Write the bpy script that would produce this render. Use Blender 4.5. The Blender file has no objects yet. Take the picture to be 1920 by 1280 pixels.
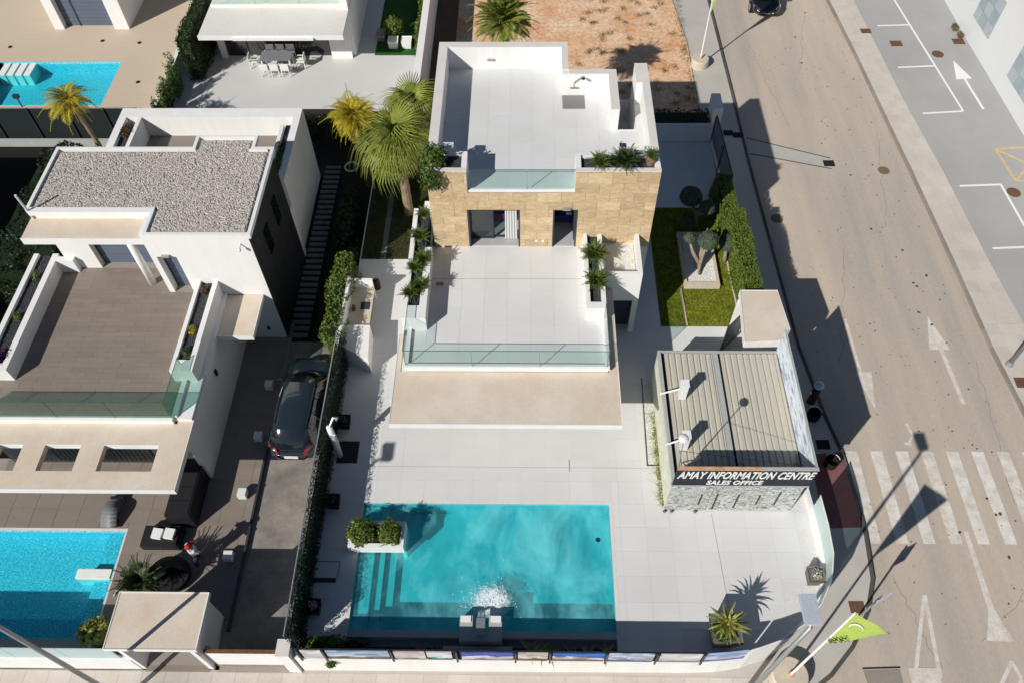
import bpy, bmesh, math, random
import numpy as np
from mathutils import Vector, Matrix, Euler
R = math.radians
random.seed(7); rng = np.random.default_rng(7)
S = bpy.context.scene
COL = S.collection

# ---------------------------------------------------------------- camera
CAMH = 29.0
d, r_, yw = R(54.08), R(-1.085), R(-1.627)
cd, sd, cr, sr = math.cos(d), math.sin(d), math.cos(r_), math.sin(r_)
fw = Vector((math.sin(yw)*cd, math.cos(yw)*cd, -sd)); rt = Vector((math.cos(yw), -math.sin(yw), 0)); up = rt.cross(fw)
r2 = cr*rt + sr*up; u2 = -sr*rt + cr*up
cam = bpy.data.cameras.new('camera'); cam.sensor_width = 36; cam.lens = 1523.0/1920*36; cam.clip_end = 1000; cam.clip_start = .5
co = bpy.data.objects.new('camera', cam); COL.objects.link(co)
M = Matrix((( r2.x, u2.x, -fw.x, 0), (r2.y, u2.y, -fw.y, 0), (r2.z, u2.z, -fw.z, CAMH), (0, 0, 0, 1)))
co.matrix_world = M; S.camera = co

# ---------------------------------------------------------------- light
W = bpy.data.worlds.new('World'); S.world = W; W.use_nodes = True
nt = W.node_tree; bg = nt.nodes['Background']; sky = nt.nodes.new('ShaderNodeTexSky'); sky.sky_type = 'NISHITA'
sky.sun_disc = False; sky.sun_elevation = R(35.5); sky.sun_rotation = R(222.8)
sky.air_density = 1.0; sky.dust_density = .15; sky.ozone_density = 3.0
nt.links.new(sky.outputs[0], bg.inputs[0]); bg.inputs[1].default_value = .050
sl = bpy.data.lights.new('sun', 'SUN'); sl.energy = 4.9; sl.angle = R(.5); sl.color = (1, .965, .905)
so = bpy.data.objects.new('sun', sl); COL.objects.link(so)
az, el = R(42.8), R(35.5)
so.rotation_euler = Vector((math.sin(az)*math.cos(el), math.cos(az)*math.cos(el), -math.sin(el))).to_track_quat('-Z', 'Y').to_euler()
so.location = (-20, -20, 30)
S.view_settings.view_transform = 'Standard'; S.view_settings.look = 'None'; S.view_settings.exposure = 0.0; S.view_settings.gamma = 1
S.view_settings.use_curve_mapping = False

# ---------------------------------------------------------------- materials
def N(nt, t, **k):
    n = nt.nodes.new(t)
    for a, b in k.items():
        if a.startswith('i_'): n.inputs[int(a[2:])].default_value = b
        else: setattr(n, a, b)
    return n
MC = {}
def mat(name, col, rough=.7, var=.12, sc=1.2, fine=.08, fsc=18, bump=.15, spec=.3, metal=0, rnd=0, tint=None, stretch=None, coat=0, trans=0):
    """plain procedural material: base colour, broad blotches (or blotches of a second tint), fine grain, bump"""
    if name in MC: return MC[name]
    m = bpy.data.materials.new(name); m.use_nodes = True; nt = m.node_tree; L = nt.links
    b = nt.nodes['Principled BSDF']; b.inputs['Roughness'].default_value = rough; b.inputs['Metallic'].default_value = metal
    b.inputs['Specular IOR Level'].default_value = spec; b.inputs['Coat Weight'].default_value = coat
    g = N(nt, 'ShaderNodeNewGeometry'); vec = g.outputs['Position']
    if stretch:
        mp = N(nt, 'ShaderNodeMapping'); mp.inputs['Scale'].default_value = stretch; L.new(vec, mp.inputs[0]); vec = mp.outputs[0]
    n1 = N(nt, 'ShaderNodeTexNoise'); n1.inputs['Scale'].default_value = sc; n1.inputs['Detail'].default_value = 6; n1.inputs['Roughness'].default_value = .62
    n2 = N(nt, 'ShaderNodeTexNoise'); n2.inputs['Scale'].default_value = fsc; n2.inputs['Detail'].default_value = 4
    L.new(vec, n1.inputs['Vector']); L.new(vec, n2.inputs['Vector'])
    mr = N(nt, 'ShaderNodeMapRange'); mr.inputs[1].default_value = .3; mr.inputs[2].default_value = .7
    L.new(n1.outputs[0], mr.inputs[0])
    mx = N(nt, 'ShaderNodeMix', data_type='RGBA')
    c2 = tint if tint else tuple(c*(1-var) for c in col)
    mx.inputs[6].default_value = (*col, 1); mx.inputs[7].default_value = (*c2, 1); L.new(mr.outputs[0], mx.inputs[0])
    hsv = N(nt, 'ShaderNodeHueSaturation'); L.new(mx.outputs[2], hsv.inputs['Color'])
    mr2 = N(nt, 'ShaderNodeMapRange'); mr2.inputs[1].default_value = .3; mr2.inputs[2].default_value = .7; mr2.inputs[3].default_value = 1-fine; mr2.inputs[4].default_value = 1+fine
    L.new(n2.outputs[0], mr2.inputs[0])
    val = mr2.outputs[0]
    if rnd:
        oi = N(nt, 'ShaderNodeObjectInfo'); mr3 = N(nt, 'ShaderNodeMapRange'); mr3.inputs[3].default_value = 1-rnd; mr3.inputs[4].default_value = 1+rnd
        L.new(oi.outputs['Random'], mr3.inputs[0]); mu = N(nt, 'ShaderNodeMath', operation='MULTIPLY'); L.new(val, mu.inputs[0]); L.new(mr3.outputs[0], mu.inputs[1]); val = mu.outputs[0]
    L.new(val, hsv.inputs['Value']); L.new(hsv.outputs[0], b.inputs['Base Color'])
    if bump:
        bp = N(nt, 'ShaderNodeBump'); bp.inputs['Strength'].default_value = bump; bp.inputs['Distance'].default_value = .02
        L.new(n2.outputs[0], bp.inputs['Height']); L.new(bp.outputs[0], b.inputs['Normal'])
    if trans:
        tl = N(nt, 'ShaderNodeBsdfTranslucent'); L.new(hsv.outputs[0], tl.inputs[0]); ms = N(nt, 'ShaderNodeMixShader'); ms.inputs[0].default_value = trans
        out = nt.nodes['Material Output']; L.new(b.outputs[0], ms.inputs[1]); L.new(tl.outputs[0], ms.inputs[2]); L.new(ms.outputs[0], out.inputs[0])
    MC[name] = m; return m
def glass(name, tint, refl=.08, milk=0, milkc=(.7, .85, .85)):
    if name in MC: return MC[name]
    m = bpy.data.materials.new(name); m.use_nodes = True; nt = m.node_tree; L = nt.links; nt.nodes.remove(nt.nodes['Principled BSDF'])
    t = N(nt, 'ShaderNodeBsdfTransparent'); t.inputs[0].default_value = (*tint, 1)
    gl = N(nt, 'ShaderNodeBsdfGlossy'); gl.inputs['Roughness'].default_value = .03
    fr = N(nt, 'ShaderNodeLayerWeight'); fr.inputs[0].default_value = .5
    pw_ = N(nt, 'ShaderNodeMath', operation='POWER'); pw_.inputs[1].default_value = 4; L.new(fr.outputs['Facing'], pw_.inputs[0])
    ma = N(nt, 'ShaderNodeMath', operation='MULTIPLY_ADD'); ma.inputs[1].default_value = .8; ma.inputs[2].default_value = refl; L.new(pw_.outputs[0], ma.inputs[0])
    mx = N(nt, 'ShaderNodeMixShader'); L.new(ma.outputs[0], mx.inputs[0]); L.new(t.outputs[0], mx.inputs[1]); L.new(gl.outputs[0], mx.inputs[2])
    o = mx.outputs[0]
    if milk:
        df = N(nt, 'ShaderNodeBsdfDiffuse'); df.inputs[0].default_value = (*milkc, 1); m2 = N(nt, 'ShaderNodeMixShader'); m2.inputs[0].default_value = milk
        L.new(o, m2.inputs[1]); L.new(df.outputs[0], m2.inputs[2]); o = m2.outputs[0]
    L.new(o, nt.nodes['Material Output'].inputs[0]); MC[name] = m; return m

WHITE = mat('white_render', (.80, .79, .77), .85, .05, 1.1, .02, 30, .10, tint=(.735, .72, .69), stretch=(1.6, 1.6, .22))
WHITE2 = mat('white_coping', (.70, .66, .615), .8, .10, 1.5, .04, 25, .1)
DECK = mat('pale_porcelain', (.67, .665, .655), .55, .05, .5, .02, 20, .03, rnd=.024, tint=(.625, .615, .60))
DECKB = mat('pale_grout', (.63, .622, .61), .8, .05, .5)
BEIGE = mat('weathered_beige_render', (.68, .605, .51), .85, .1, .8, .05, 14, .15, tint=(.60, .485, .37))
TAUPE = mat('taupe_porcelain', (.25, .208, .175), .5, .12, .6, .06, 9, .05, rnd=.05, stretch=(1, 5, 1))
TAUPEB = mat('taupe_grout', (.30, .26, .23), .8, .05)
DRIVE = mat('drive_concrete', (.31, .275, .24), .8, .2, 1.0, .15, 8, .15, tint=(.16, .145, .13), rnd=.01)
DRIVED = mat('drive_dark_tile', (.115, .105, .10), .7, .2, .8, .08, 10, .1, rnd=.04)
SANDST = mat('sandstone', (.58, .455, .29), .75, .2, 3.2, .16, 12, .35, rnd=.08, tint=(.45, .31, .165), stretch=(1, 1, 3.0))
SANDST2 = mat('sandstone_pale', (.66, .53, .35), .75, .2, 2.6, .14, 12, .35, rnd=.06, tint=(.50, .36, .2), stretch=(1, 1, 3))
SLATE = mat('dark_slate', (.030, .031, .036), .55, .5, 2, .3, 10, .3, rnd=.2, tint=(.012, .012, .015))
FRAME = mat('anthracite_aluminium', (.035, .042, .052), .4, .05, 1, .02, 20, 0, spec=.5)
SHUT = mat('grey_blue_shutter', (.11, .135, .19), .4, .1, 1, .03, 20, .03, spec=.5)
DARK = mat('dark_void', (.012, .013, .016), .9, .1)
BLACK = mat('black_rattan', (.016, .016, .019), .6, .3, 8, .3, 60, .3)
ROAD = mat('dusty_asphalt', (.55, .455, .36), .9, .1, .55, .12, 55, .35, tint=(.375, .335, .29), stretch=(1, .10, 1))
ROADW = mat('worn_track_asphalt', (.39, .355, .315), .9, .1, .2, .07, 40, .25)
ASPH = mat('grey_asphalt', (.385, .38, .365), .9, .1, .3, .07, 50, .2, tint=(.335, .33, .325))
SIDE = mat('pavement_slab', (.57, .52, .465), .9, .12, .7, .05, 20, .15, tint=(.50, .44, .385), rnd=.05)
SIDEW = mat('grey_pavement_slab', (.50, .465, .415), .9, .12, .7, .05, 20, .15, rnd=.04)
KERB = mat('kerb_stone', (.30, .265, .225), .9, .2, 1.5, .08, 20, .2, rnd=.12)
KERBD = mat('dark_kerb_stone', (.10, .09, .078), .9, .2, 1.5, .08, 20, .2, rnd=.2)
PAINT = mat('worn_white_paint', (.76, .73, .68), .8, .2, 2.2, .14, 30, .1, tint=(.54, .48, .41))
PAINTF = mat('faded_white_paint', (.72, .68, .62), .8, .2, 3, .15, 30, .1, tint=(.52, .46, .385))
PAINTW = mat('crisp_white_paint', (.78, .77, .75), .8, .05, 3, .04, 30, .05)
YEL = mat('yellow_paint', (.62, .45, .20), .8, .2, 3, .08, 30, .05)
REDP = mat('red_paving', (.24, .095, .095), .85, .15, 1.2, .08, 20, .15, rnd=.05)
SAND = mat('ochre_sandy_earth', (.74, .55, .39), .95, .2, .55, .22, 5, .8, tint=(.60, .30, .13))
EARTH = mat('brown_earth', (.16, .10, .065), .95, .3, 1, .15, 12, .5)
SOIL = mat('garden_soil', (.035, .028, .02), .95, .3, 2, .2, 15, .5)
GRASS = mat('lawn_blades', (.36, .37, .025), .8, .4, 2.2, .35, 8, 0, tint=(.13, .19, .012), trans=.1)
GRASSD = mat('lawn_blades_shaded', (.06, .09, .010), .8, .4, 1.3, .3, 8, 0)  # darker copy of the lawn blades; side garden shade put into the colour
TURF = mat('turf', (.14, .145, .012), .9, .5, 2.2, .3, 8, .2, tint=(.06, .08, .007))
GRASS2 = mat('artificial_turf', (.02, .10, .012), .85, .3, 2, .2, 20, .2)
LEAF = mat('leaf_green', (.05, .105, .018), .55, .4, 3, .3, 20, 0, tint=(.085, .13, .02), rnd=.1, trans=.2)
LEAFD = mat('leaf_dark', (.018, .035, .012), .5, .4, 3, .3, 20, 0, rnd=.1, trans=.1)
LEAFH = mat('hedge_leaf', (.17, .22, .03), .6, .4, 2, .3, 20, 0, tint=(.09, .14, .022), trans=.2)
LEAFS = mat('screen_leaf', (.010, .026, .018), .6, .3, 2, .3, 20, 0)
LEAFB = mat('blue_green_leaf', (.10, .14, .085), .6, .3, 3, .25, 25, 0, trans=.1)
PALM = mat('palm_leaf', (.30, .32, .055), .5, .4, 1.6, .2, 15, 0, tint=(.13, .18, .03), rnd=.3, trans=.3)
PALMY = mat('palm_leaf_yellow', (.55, .42, .02), .5, .4, 1.5, .2, 15, 0, tint=(.24, .23, .02), rnd=.25, trans=.3)
CYC = mat('cycad_leaf', (.12, .17, .03), .45, .4, 3, .2, 15, 0, rnd=.25, trans=.2, tint=(.06, .10, .02))
CYCD = mat('cycad_leaf_dark', (.05, .08, .02), .45, .4, 3, .2, 15, 0, rnd=.2, trans=.1)
AGAV = mat('variegated_leaf', (.48, .45, .12), .5, .4, 3, .3, 25, 0, tint=(.12, .16, .03), rnd=.2, trans=.2)
TRUNK = mat('palm_trunk', (.30, .22, .14), .9, .3, 4, .25, 25, .5)
BARK = mat('olive_bark', (.33, .25, .19), .9, .3, 4, .25, 25, .5)
PEBD = mat('black_pebble', (.055, .06, .068), .7, .5, 9, .5, 40, .1, rnd=.2)
PEBW = mat('white_pebble', (.78, .77, .72), .8, .3, 14, .3, 40, .1, tint=(.52, .52, .46))
GRAV = mat('roof_gravel', (.60, .545, .49), .9, .5, 8, .3, 18, .1, tint=(.33, .30, .27))
GRAVB = mat('roof_gravel_bed', (.33, .30, .275), .95, .3, 12, .3, 40, .2)
METAL = mat('galvanised_steel', (.42, .43, .44), .4, .1, 2, .05, 20, .02, spec=.5, metal=.6)
STEELW = mat('white_steel', (.72, .72, .70), .5, .05)
RUST = mat('rusty_iron', (.17, .085, .048), .8, .4, 9, .2, 30, .2)
RUSTO = mat('orange_rust_flashing', (.50, .20, .07), .7, .3, 5, .2, 30, .1, tint=(.62, .45, .3))
CONTR = mat('corrugated_sheet', (.52, .48, .38), .6, .2, .9, .08, 20, .05, tint=(.45, .435, .38), stretch=(4, .6, 1))
CONTG = mat('grey_flashing', (.42, .43, .41), .5, .1, 2, .05)
POOLT = mat('pool_mosaic', (.11, .50, .55), .4, .10, 2.5, .05, 30, .05)
POOLL = mat('pool_mosaic_speckled', (.33, .66, .74), .4, .3, 12, .5, 20, .05, tint=(.07, .44, .60))
POOLW = mat('pool_waterline_tile', (.10, .22, .23), .4, .2, 5, .1, 20, .05)
CREAM = mat('cream_concrete', (.60, .52, .40), .85, .15, 2, .06, 20, .2)
TERRA = mat('terracotta', (.34, .21, .14), .8, .2, 4, .1)
GREYP = mat('grey_planter', (.14, .135, .13), .7, .2, 4, .1, 20, .1)
RED = mat('red_lamp', (.45, .03, .035), .25, .1, 4, 0, 20, 0, spec=.6, coat=.5)
CARP = mat('dark_grey_car_paint', (.016, .026, .032), .16, .05, 2, 0, 20, 0, spec=.6, coat=.8)
CARB = mat('black_car_paint', (.008, .008, .010), .25, .05, 2, 0, 20, 0, spec=.6, coat=.8)
CARG = mat('car_window', (.010, .013, .016), .08, .05, 2, 0, 20, 0, spec=.8, coat=.6)
RUBB = mat('tyre_rubber', (.012, .012, .012), .85, .1)
CHROME = mat('chrome', (.6, .6, .62), .2, .02, 2, 0, 20, 0, metal=1)
PLATE = mat('number_plate', (.7, .7, .68), .5, .02)
LIME = mat('lime_flag_cloth', (.46, .60, .13), .8, .15, 3, .05, 20, .1, trans=.2)
PURP = mat('purple_fabric', (.16, .07, .20), .9, .1)
NAVY = mat('navy_fabric', (.02, .025, .12), .9, .1)
CURT = mat('white_curtain', (.78, .78, .78), .9, .03, trans=.2)
SKIN = mat('skin', (.42, .24, .16), .6, .1)
SHIRT = mat('pale_shirt', (.55, .60, .68), .9, .1, 6, .05)
TROUS = mat('dark_trousers', (.03, .035, .06), .9, .1)
CAPR = mat('red_cap', (.40, .03, .03), .8, .1)
GREY = mat('grey_cladding', (.20, .215, .24), .8, .15, 1)
BLUEW = mat('building_window', (.33, .40, .43), .3, .2, .8, .02, 5, 0, spec=.6)
FOAM = mat('water_foam', (.80, .86, .90), .5, .05)
GL = glass('balustrade_glass', (.895, .955, .945), .03)
GLG = glass('green_tinted_glass', (.66, .81, .75), .05)
GLF = glass('frosted_glass', (.50, .66, .66), .05, .55, (.66, .82, .82))
GLE = glass('pale_glass', (.80, .93, .92), .04, .5, (.74, .85, .83))
GLW = glass('window_glass', (.55, .68, .70), .10)
GLEDGE = mat('glass_edge', (.03, .12, .11), .2, .02, spec=.7)

def corr(name, c):
    return mat(name, c)
def water_mat(name, tint, milk, swirl=0.0, centre=(0, 0), foam=0.0, bs=.08, scale=5):
    m = bpy.data.materials.new(name); m.use_nodes = True; nt = m.node_tree; L = nt.links; nt.nodes.remove(nt.nodes['Principled BSDF'])
    g = N(nt, 'ShaderNodeNewGeometry'); P = g.outputs['Position']
    t = N(nt, 'ShaderNodeBsdfTransparent'); t.inputs[0].default_value = (*tint, 1)
    gl = N(nt, 'ShaderNodeBsdfGlossy'); gl.inputs['Roughness'].default_value = .06
    n = N(nt, 'ShaderNodeTexNoise'); n.inputs['Scale'].default_value = scale; n.inputs['Detail'].default_value = 5; n.inputs['Distortion'].default_value = .6; L.new(P, n.inputs['Vector'])
    bp = N(nt, 'ShaderNodeBump'); bp.inputs['Strength'].default_value = bs*6; bp.inputs['Distance'].default_value = .06; L.new(n.outputs[0], bp.inputs['Height']); L.new(bp.outputs[0], gl.inputs['Normal'])
    lw_ = N(nt, 'ShaderNodeLayerWeight'); lw_.inputs[0].default_value = .5; pw_ = N(nt, 'ShaderNodeMath', operation='POWER'); pw_.inputs[1].default_value = 5; L.new(lw_.outputs['Facing'], pw_.inputs[0])
    fr = N(nt, 'ShaderNodeMath', operation='MULTIPLY_ADD'); fr.inputs[1].default_value = .9; fr.inputs[2].default_value = .025; L.new(pw_.outputs[0], fr.inputs[0])
    # milky aerated swirls; the noise also stands in for light through ripples
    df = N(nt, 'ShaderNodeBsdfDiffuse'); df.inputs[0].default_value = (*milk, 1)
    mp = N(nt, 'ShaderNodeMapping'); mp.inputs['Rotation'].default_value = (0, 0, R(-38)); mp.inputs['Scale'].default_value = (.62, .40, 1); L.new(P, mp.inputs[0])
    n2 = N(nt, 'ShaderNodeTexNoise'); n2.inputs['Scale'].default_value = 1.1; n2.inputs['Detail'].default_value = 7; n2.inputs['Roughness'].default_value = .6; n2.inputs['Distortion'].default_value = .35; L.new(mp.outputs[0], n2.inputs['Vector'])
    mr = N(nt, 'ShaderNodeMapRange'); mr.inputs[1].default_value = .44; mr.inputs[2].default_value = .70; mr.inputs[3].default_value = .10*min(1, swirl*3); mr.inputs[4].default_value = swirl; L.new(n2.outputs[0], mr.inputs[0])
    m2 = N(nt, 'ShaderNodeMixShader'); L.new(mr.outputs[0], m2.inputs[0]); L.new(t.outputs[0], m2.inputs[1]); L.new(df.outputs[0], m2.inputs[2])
    o = m2.outputs[0]
    if foam:
        sb = N(nt, 'ShaderNodeVectorMath', operation='SUBTRACT'); sb.inputs[1].default_value = (*centre, 0); L.new(P, sb.inputs[0])
        sx = N(nt, 'ShaderNodeVectorMath', operation='MULTIPLY'); sx.inputs[1].default_value = (1, 1.25, 0); L.new(sb.outputs[0], sx.inputs[0])
        ln = N(nt, 'ShaderNodeVectorMath', operation='LENGTH'); L.new(sx.outputs[0], ln.inputs[0])
        fo = N(nt, 'ShaderNodeMapRange'); fo.inputs[1].default_value = .35; fo.inputs[2].default_value = 1.6; fo.inputs[3].default_value = .60; fo.inputs[4].default_value = -.25; fo.clamp = False; L.new(ln.outputs['Value'], fo.inputs[0])
        n3 = N(nt, 'ShaderNodeTexNoise'); n3.inputs['Scale'].default_value = 5.5; n3.inputs['Detail'].default_value = 8; n3.inputs['Roughness'].default_value = .72; n3.inputs['Distortion'].default_value = 1.5; L.new(P, n3.inputs['Vector'])
        ad = N(nt, 'ShaderNodeMath', operation='ADD'); L.new(fo.outputs[0], ad.inputs[0]); L.new(n3.outputs[0], ad.inputs[1])
        mr2 = N(nt, 'ShaderNodeMapRange'); mr2.inputs[1].default_value = .82; mr2.inputs[2].default_value = 1.12; mr2.inputs[4].default_value = foam; L.new(ad.outputs[0], mr2.inputs[0])
        wd = N(nt, 'ShaderNodeBsdfDiffuse'); wd.inputs[0].default_value = (.82, .87, .90, 1)
        m3 = N(nt, 'ShaderNodeMixShader'); L.new(mr2.outputs[0], m3.inputs[0]); L.new(o, m3.inputs[1]); L.new(wd.outputs[0], m3.inputs[2]); o = m3.outputs[0]
    m4 = N(nt, 'ShaderNodeMixShader'); L.new(fr.outputs[0], m4.inputs[0]); L.new(o, m4.inputs[1]); L.new(gl.outputs[0], m4.inputs[2])
    L.new(m4.outputs[0], nt.nodes['Material Output'].inputs[0]); return m

# ---------------------------------------------------------------- mesh helpers
ORG = {}
class MB:
    def __init__(s): s.v = []; s.f = []; s.n = 0
    def add(s, v, f):
        o = len(s.v); s.v += [tuple(p) for p in v]; s.f += [tuple(i+o for i in q) for q in f]; return s
    def box(s, x0, x1, y0, y1, z0, z1):
        return s.add([(x0,y0,z0),(x1,y0,z0),(x1,y1,z0),(x0,y1,z0),(x0,y0,z1),(x1,y0,z1),(x1,y1,z1),(x0,y1,z1)],
                     [(0,3,2,1),(4,5,6,7),(0,1,5,4),(1,2,6,5),(2,3,7,6),(3,0,4,7)])
    def prism(s, pts, z0, z1):
        n = len(pts)
        a = sum(pts[i][0]*pts[(i+1) % n][1]-pts[(i+1) % n][0]*pts[i][1] for i in range(n))
        if a < 0: pts = pts[::-1]
        return s.add([(*p, z0) for p in pts]+[(*p, z1) for p in pts], [tuple(range(n))[::-1], tuple(range(n, 2*n))]+[(i, (i+1) % n, n+(i+1) % n, n+i) for i in range(n)])
    def sheet(s, pts, z):
        return s.prism(pts, z-.03, z)
    def wall(s, pts, t, z0, z1):
        """wall of thickness t along an open path, to the right-hand side (negative normal) of the path"""
        P = [Vector(p) for p in pts]; out = []
        for i, p in enumerate(P):
            a = (P[i]-P[i-1]).normalized() if i else (P[1]-P[0]).normalized()
            b = (P[i+1]-P[i]).normalized() if i < len(P)-1 else a
            na = Vector((-a.y, a.x)); nb = Vector((-b.y, b.x)); n = (na+nb).normalized(); k = 1/max(.4, n.dot(na)); out.append(p+n*t*k)
        for i in range(len(P)-1):
            q = [P[i], P[i+1], out[i+1], out[i]]; s.prism([tuple(v) for v in q], z0, z1)
        return s
    def tube(s, pts, r, n=8, cap=True):
        pts = [Vector(p) for p in pts]; rs = r if isinstance(r, (list, tuple)) else [r]*len(pts); o = len(s.v)
        for i, p in enumerate(pts):
            a = (pts[min(i+1, len(pts)-1)]-pts[max(i-1, 0)]).normalized()
            q = Vector((0, 0, 1)) if abs(a.z) < .9 else Vector((1, 0, 0)); e1 = a.cross(q).normalized(); e2 = a.cross(e1)
            for k in range(n):
                t = 2*math.pi*k/n; s.v.append(tuple(p+(e1*math.cos(t)+e2*math.sin(t))*rs[i]))
        for i in range(len(pts)-1):
            for k in range(n): s.f.append((o+i*n+k, o+i*n+(k+1) % n, o+(i+1)*n+(k+1) % n, o+(i+1)*n+k))
        if cap: s.f.append(tuple(o+k for k in range(n))[::-1]); s.f.append(tuple(o+(len(pts)-1)*n+k for k in range(n)))
        return s
    def lathe(s, x, y, prof, n=20):
        return s.tube([(x, y, z) for _, z in prof], [max(a, .001) for a, _ in prof], n) if False else s._lathe(x, y, prof, n)
    def _lathe(s, x, y, prof, n):
        o = len(s.v)
        for a, z in prof:
            for k in range(n):
                t = 2*math.pi*k/n; s.v.append((x+a*math.cos(t), y+a*math.sin(t), z))
        for i in range(len(prof)-1):
            for k in range(n): s.f.append((o+i*n+k, o+i*n+(k+1) % n, o+(i+1)*n+(k+1) % n, o+(i+1)*n+k))
        s.f.append(tuple(o+k for k in range(n))[::-1]); s.f.append(tuple(o+(len(prof)-1)*n+k for k in range(n))); return s
    def ball(s, c, rx, ry=None, rz=None, n=12, m=8):
        ry = ry or rx; rz = rz or rx; o = len(s.v)
        for i in range(m+1):
            p = math.pi*i/m
            for k in range(n):
                t = 2*math.pi*k/n; s.v.append((c[0]+rx*math.sin(p)*math.cos(t), c[1]+ry*math.sin(p)*math.sin(t), c[2]+rz*math.cos(p)))
        for i in range(m):
            for k in range(n): s.f.append((o+i*n+k, o+(i+1)*n+k, o+(i+1)*n+(k+1) % n, o+i*n+(k+1) % n))
        return s
def mesh(name, mb, m, smooth=False):
    me = bpy.data.meshes.new(name)
    me.from_pydata(mb.v, [], mb.f); me.materials.append(m)
    if smooth: me.polygons.foreach_set('use_smooth', [True]*len(me.polygons))
    me.update(); return me
def link(name, me, parent=None, loc=(0, 0, 0), rot=None):
    o = bpy.data.objects.new(name, me); COL.objects.link(o); o.location = loc
    if rot: o.rotation_euler = rot
    if parent: o.parent = parent
    return o
def part(name, mb, m, parent, label=None, smooth=False, stuff=False):
    root = parent
    while root.parent: root = root.parent
    og = ORG.get(root.name, (0, 0, 0))
    mb.v = [(a-og[0], b-og[1], c-og[2]) for a, b, c in mb.v]
    o = link(name, mesh(name, mb, m, smooth), parent)
    if label: o['label'] = label
    if stuff: o['kind'] = 'stuff'
    return o
def thing(name, label, cat, loc=(0, 0, 0), group=None):
    o = link(name, None, None, loc); o['label'] = label; o['category'] = cat; ORG[o.name] = tuple(loc)
    o.empty_display_size = .3
    if group: o['group'] = group
    return o
def solo(name, mb, m, label, cat, group=None, smooth=False):
    o = link(name, mesh(name, mb, m, smooth)); o['label'] = label; o['category'] = cat
    if group: o['group'] = group
    return o
def struct(name, mb, m):
    o = link(name, mesh(name, mb, m)); o['kind'] = 'structure'; return o
def stuff(name, me, label=None, parent=None):
    o = link(name, me, parent); o['kind'] = 'stuff'
    if label: o['label'] = label; o['category'] = name.replace('_', ' ')
    return o
def relabel(o, label): o['label'] = label; return o
def copytree(o, loc, rotz=0, label=None):
    c = o.copy(); COL.objects.link(c); c.location = loc; c.rotation_euler = (0, 0, rotz)
    if label: c['label'] = label
    ORG[c.name] = tuple(loc)
    for ch in o.children:
        e = ch.copy(); COL.objects.link(e); e.parent = c
        for g in ch.children:
            k = g.copy(); COL.objects.link(k); k.parent = e
    return c
# --- tiles laid on a floor or a wall
TM = {}
def rsub(rs, h):
    out = []
    for (a, b, c, d_) in rs:
        e, f, g_, i = h
        if b <= e or a >= f or d_ <= g_ or c >= i: out.append((a, b, c, d_)); continue
        if a < e: out.append((a, e, c, d_))
        if b > f: out.append((f, b, c, d_))
        a2, b2 = max(a, e), min(b, f)
        if c < g_: out.append((a2, b2, c, g_))
        if d_ > i: out.append((a2, b2, i, d_))
    return out
def cells(x0, x1, y0, y1, tw, td, holes=(), stag=0):
    out = []; j = 0; y = y0
    while y < y1-1e-3:
        ye = min(y+td, y1); x = x0-(tw*stag if j % 2 else 0)
        while x < x1-1e-3:
            rs = [(max(x, x0), min(x+tw, x1), y, ye)]
            for h in holes: rs = rsub(rs, h)
            out += [q for q in rs if q[1]-q[0] > .03 and q[3]-q[2] > .03]; x += tw
        y = ye; j += 1
    return out
def tilefloor(parent, name, rect, z, tw, td, m, holes=(), stag=0, gap=.008, th=.014, inside=None, h=None):
    root = parent
    while root.parent: root = root.parent
    og = ORG.get(root.name, (0, 0, 0)); n = 0
    for (a, b, c, e) in cells(*rect, tw, td, holes, stag):
        if inside and not all(inside(p, q) for p in (a, b) for q in (c, e)): continue
        if n >= 298: break
        n += 1
        key = (name, m.name, round(b-a, 2), round(e-c, 2), th)
        if key not in TM:
            w, dd = (b-a)/2-gap/2, (e-c)/2-gap/2; k = MB(); k.box(-w, w, -dd, dd, -th, 0); k.f.pop(0); TM[key] = mesh(name, k, m)
        link(name, TM[key], parent, ((a+b)/2-og[0], (c+e)/2-og[1], z-og[2]+random.uniform(-.0006, .0006)))
def tilewall(parent, name, x0, x1, z0, z1, y, tw, th_, mats, holes=(), stag=.5, gap=.010, proud=.03, axis='x', face=-1):
    """tiles on a wall; axis 'x': the wall runs along x and faces -y; axis 'y': runs along y and faces +x"""
    root = parent
    while root.parent: root = root.parent
    og = ORG.get(root.name, (0, 0, 0)); n = 0
    for (a, b, c, e) in cells(x0, x1, z0, z1, tw, th_, holes, stag):
        if n >= 298: break
        n += 1; m = random.choice(mats); pr_ = proud
        key = (name, m.name, round(b-a, 2), round(e-c, 2), axis)
        if key not in TM:
            w, dd = (b-a)/2-gap/2, (e-c)/2-gap/2; k = MB()
            if axis == 'x': k.box(-w, w, 0, pr_, -dd, dd)
            else: k.box(-pr_, 0, -w, w, -dd, dd)
            TM[key] = mesh(name, k, m)
        j = random.uniform(0, .012)
        if axis == 'x': link(name, TM[key], parent, ((a+b)/2-og[0], y-j-og[1], (c+e)/2-og[2]))
        else: link(name, TM[key], parent, (y+j-og[0], (a+b)/2-og[1], (c+e)/2-og[2]))
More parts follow.
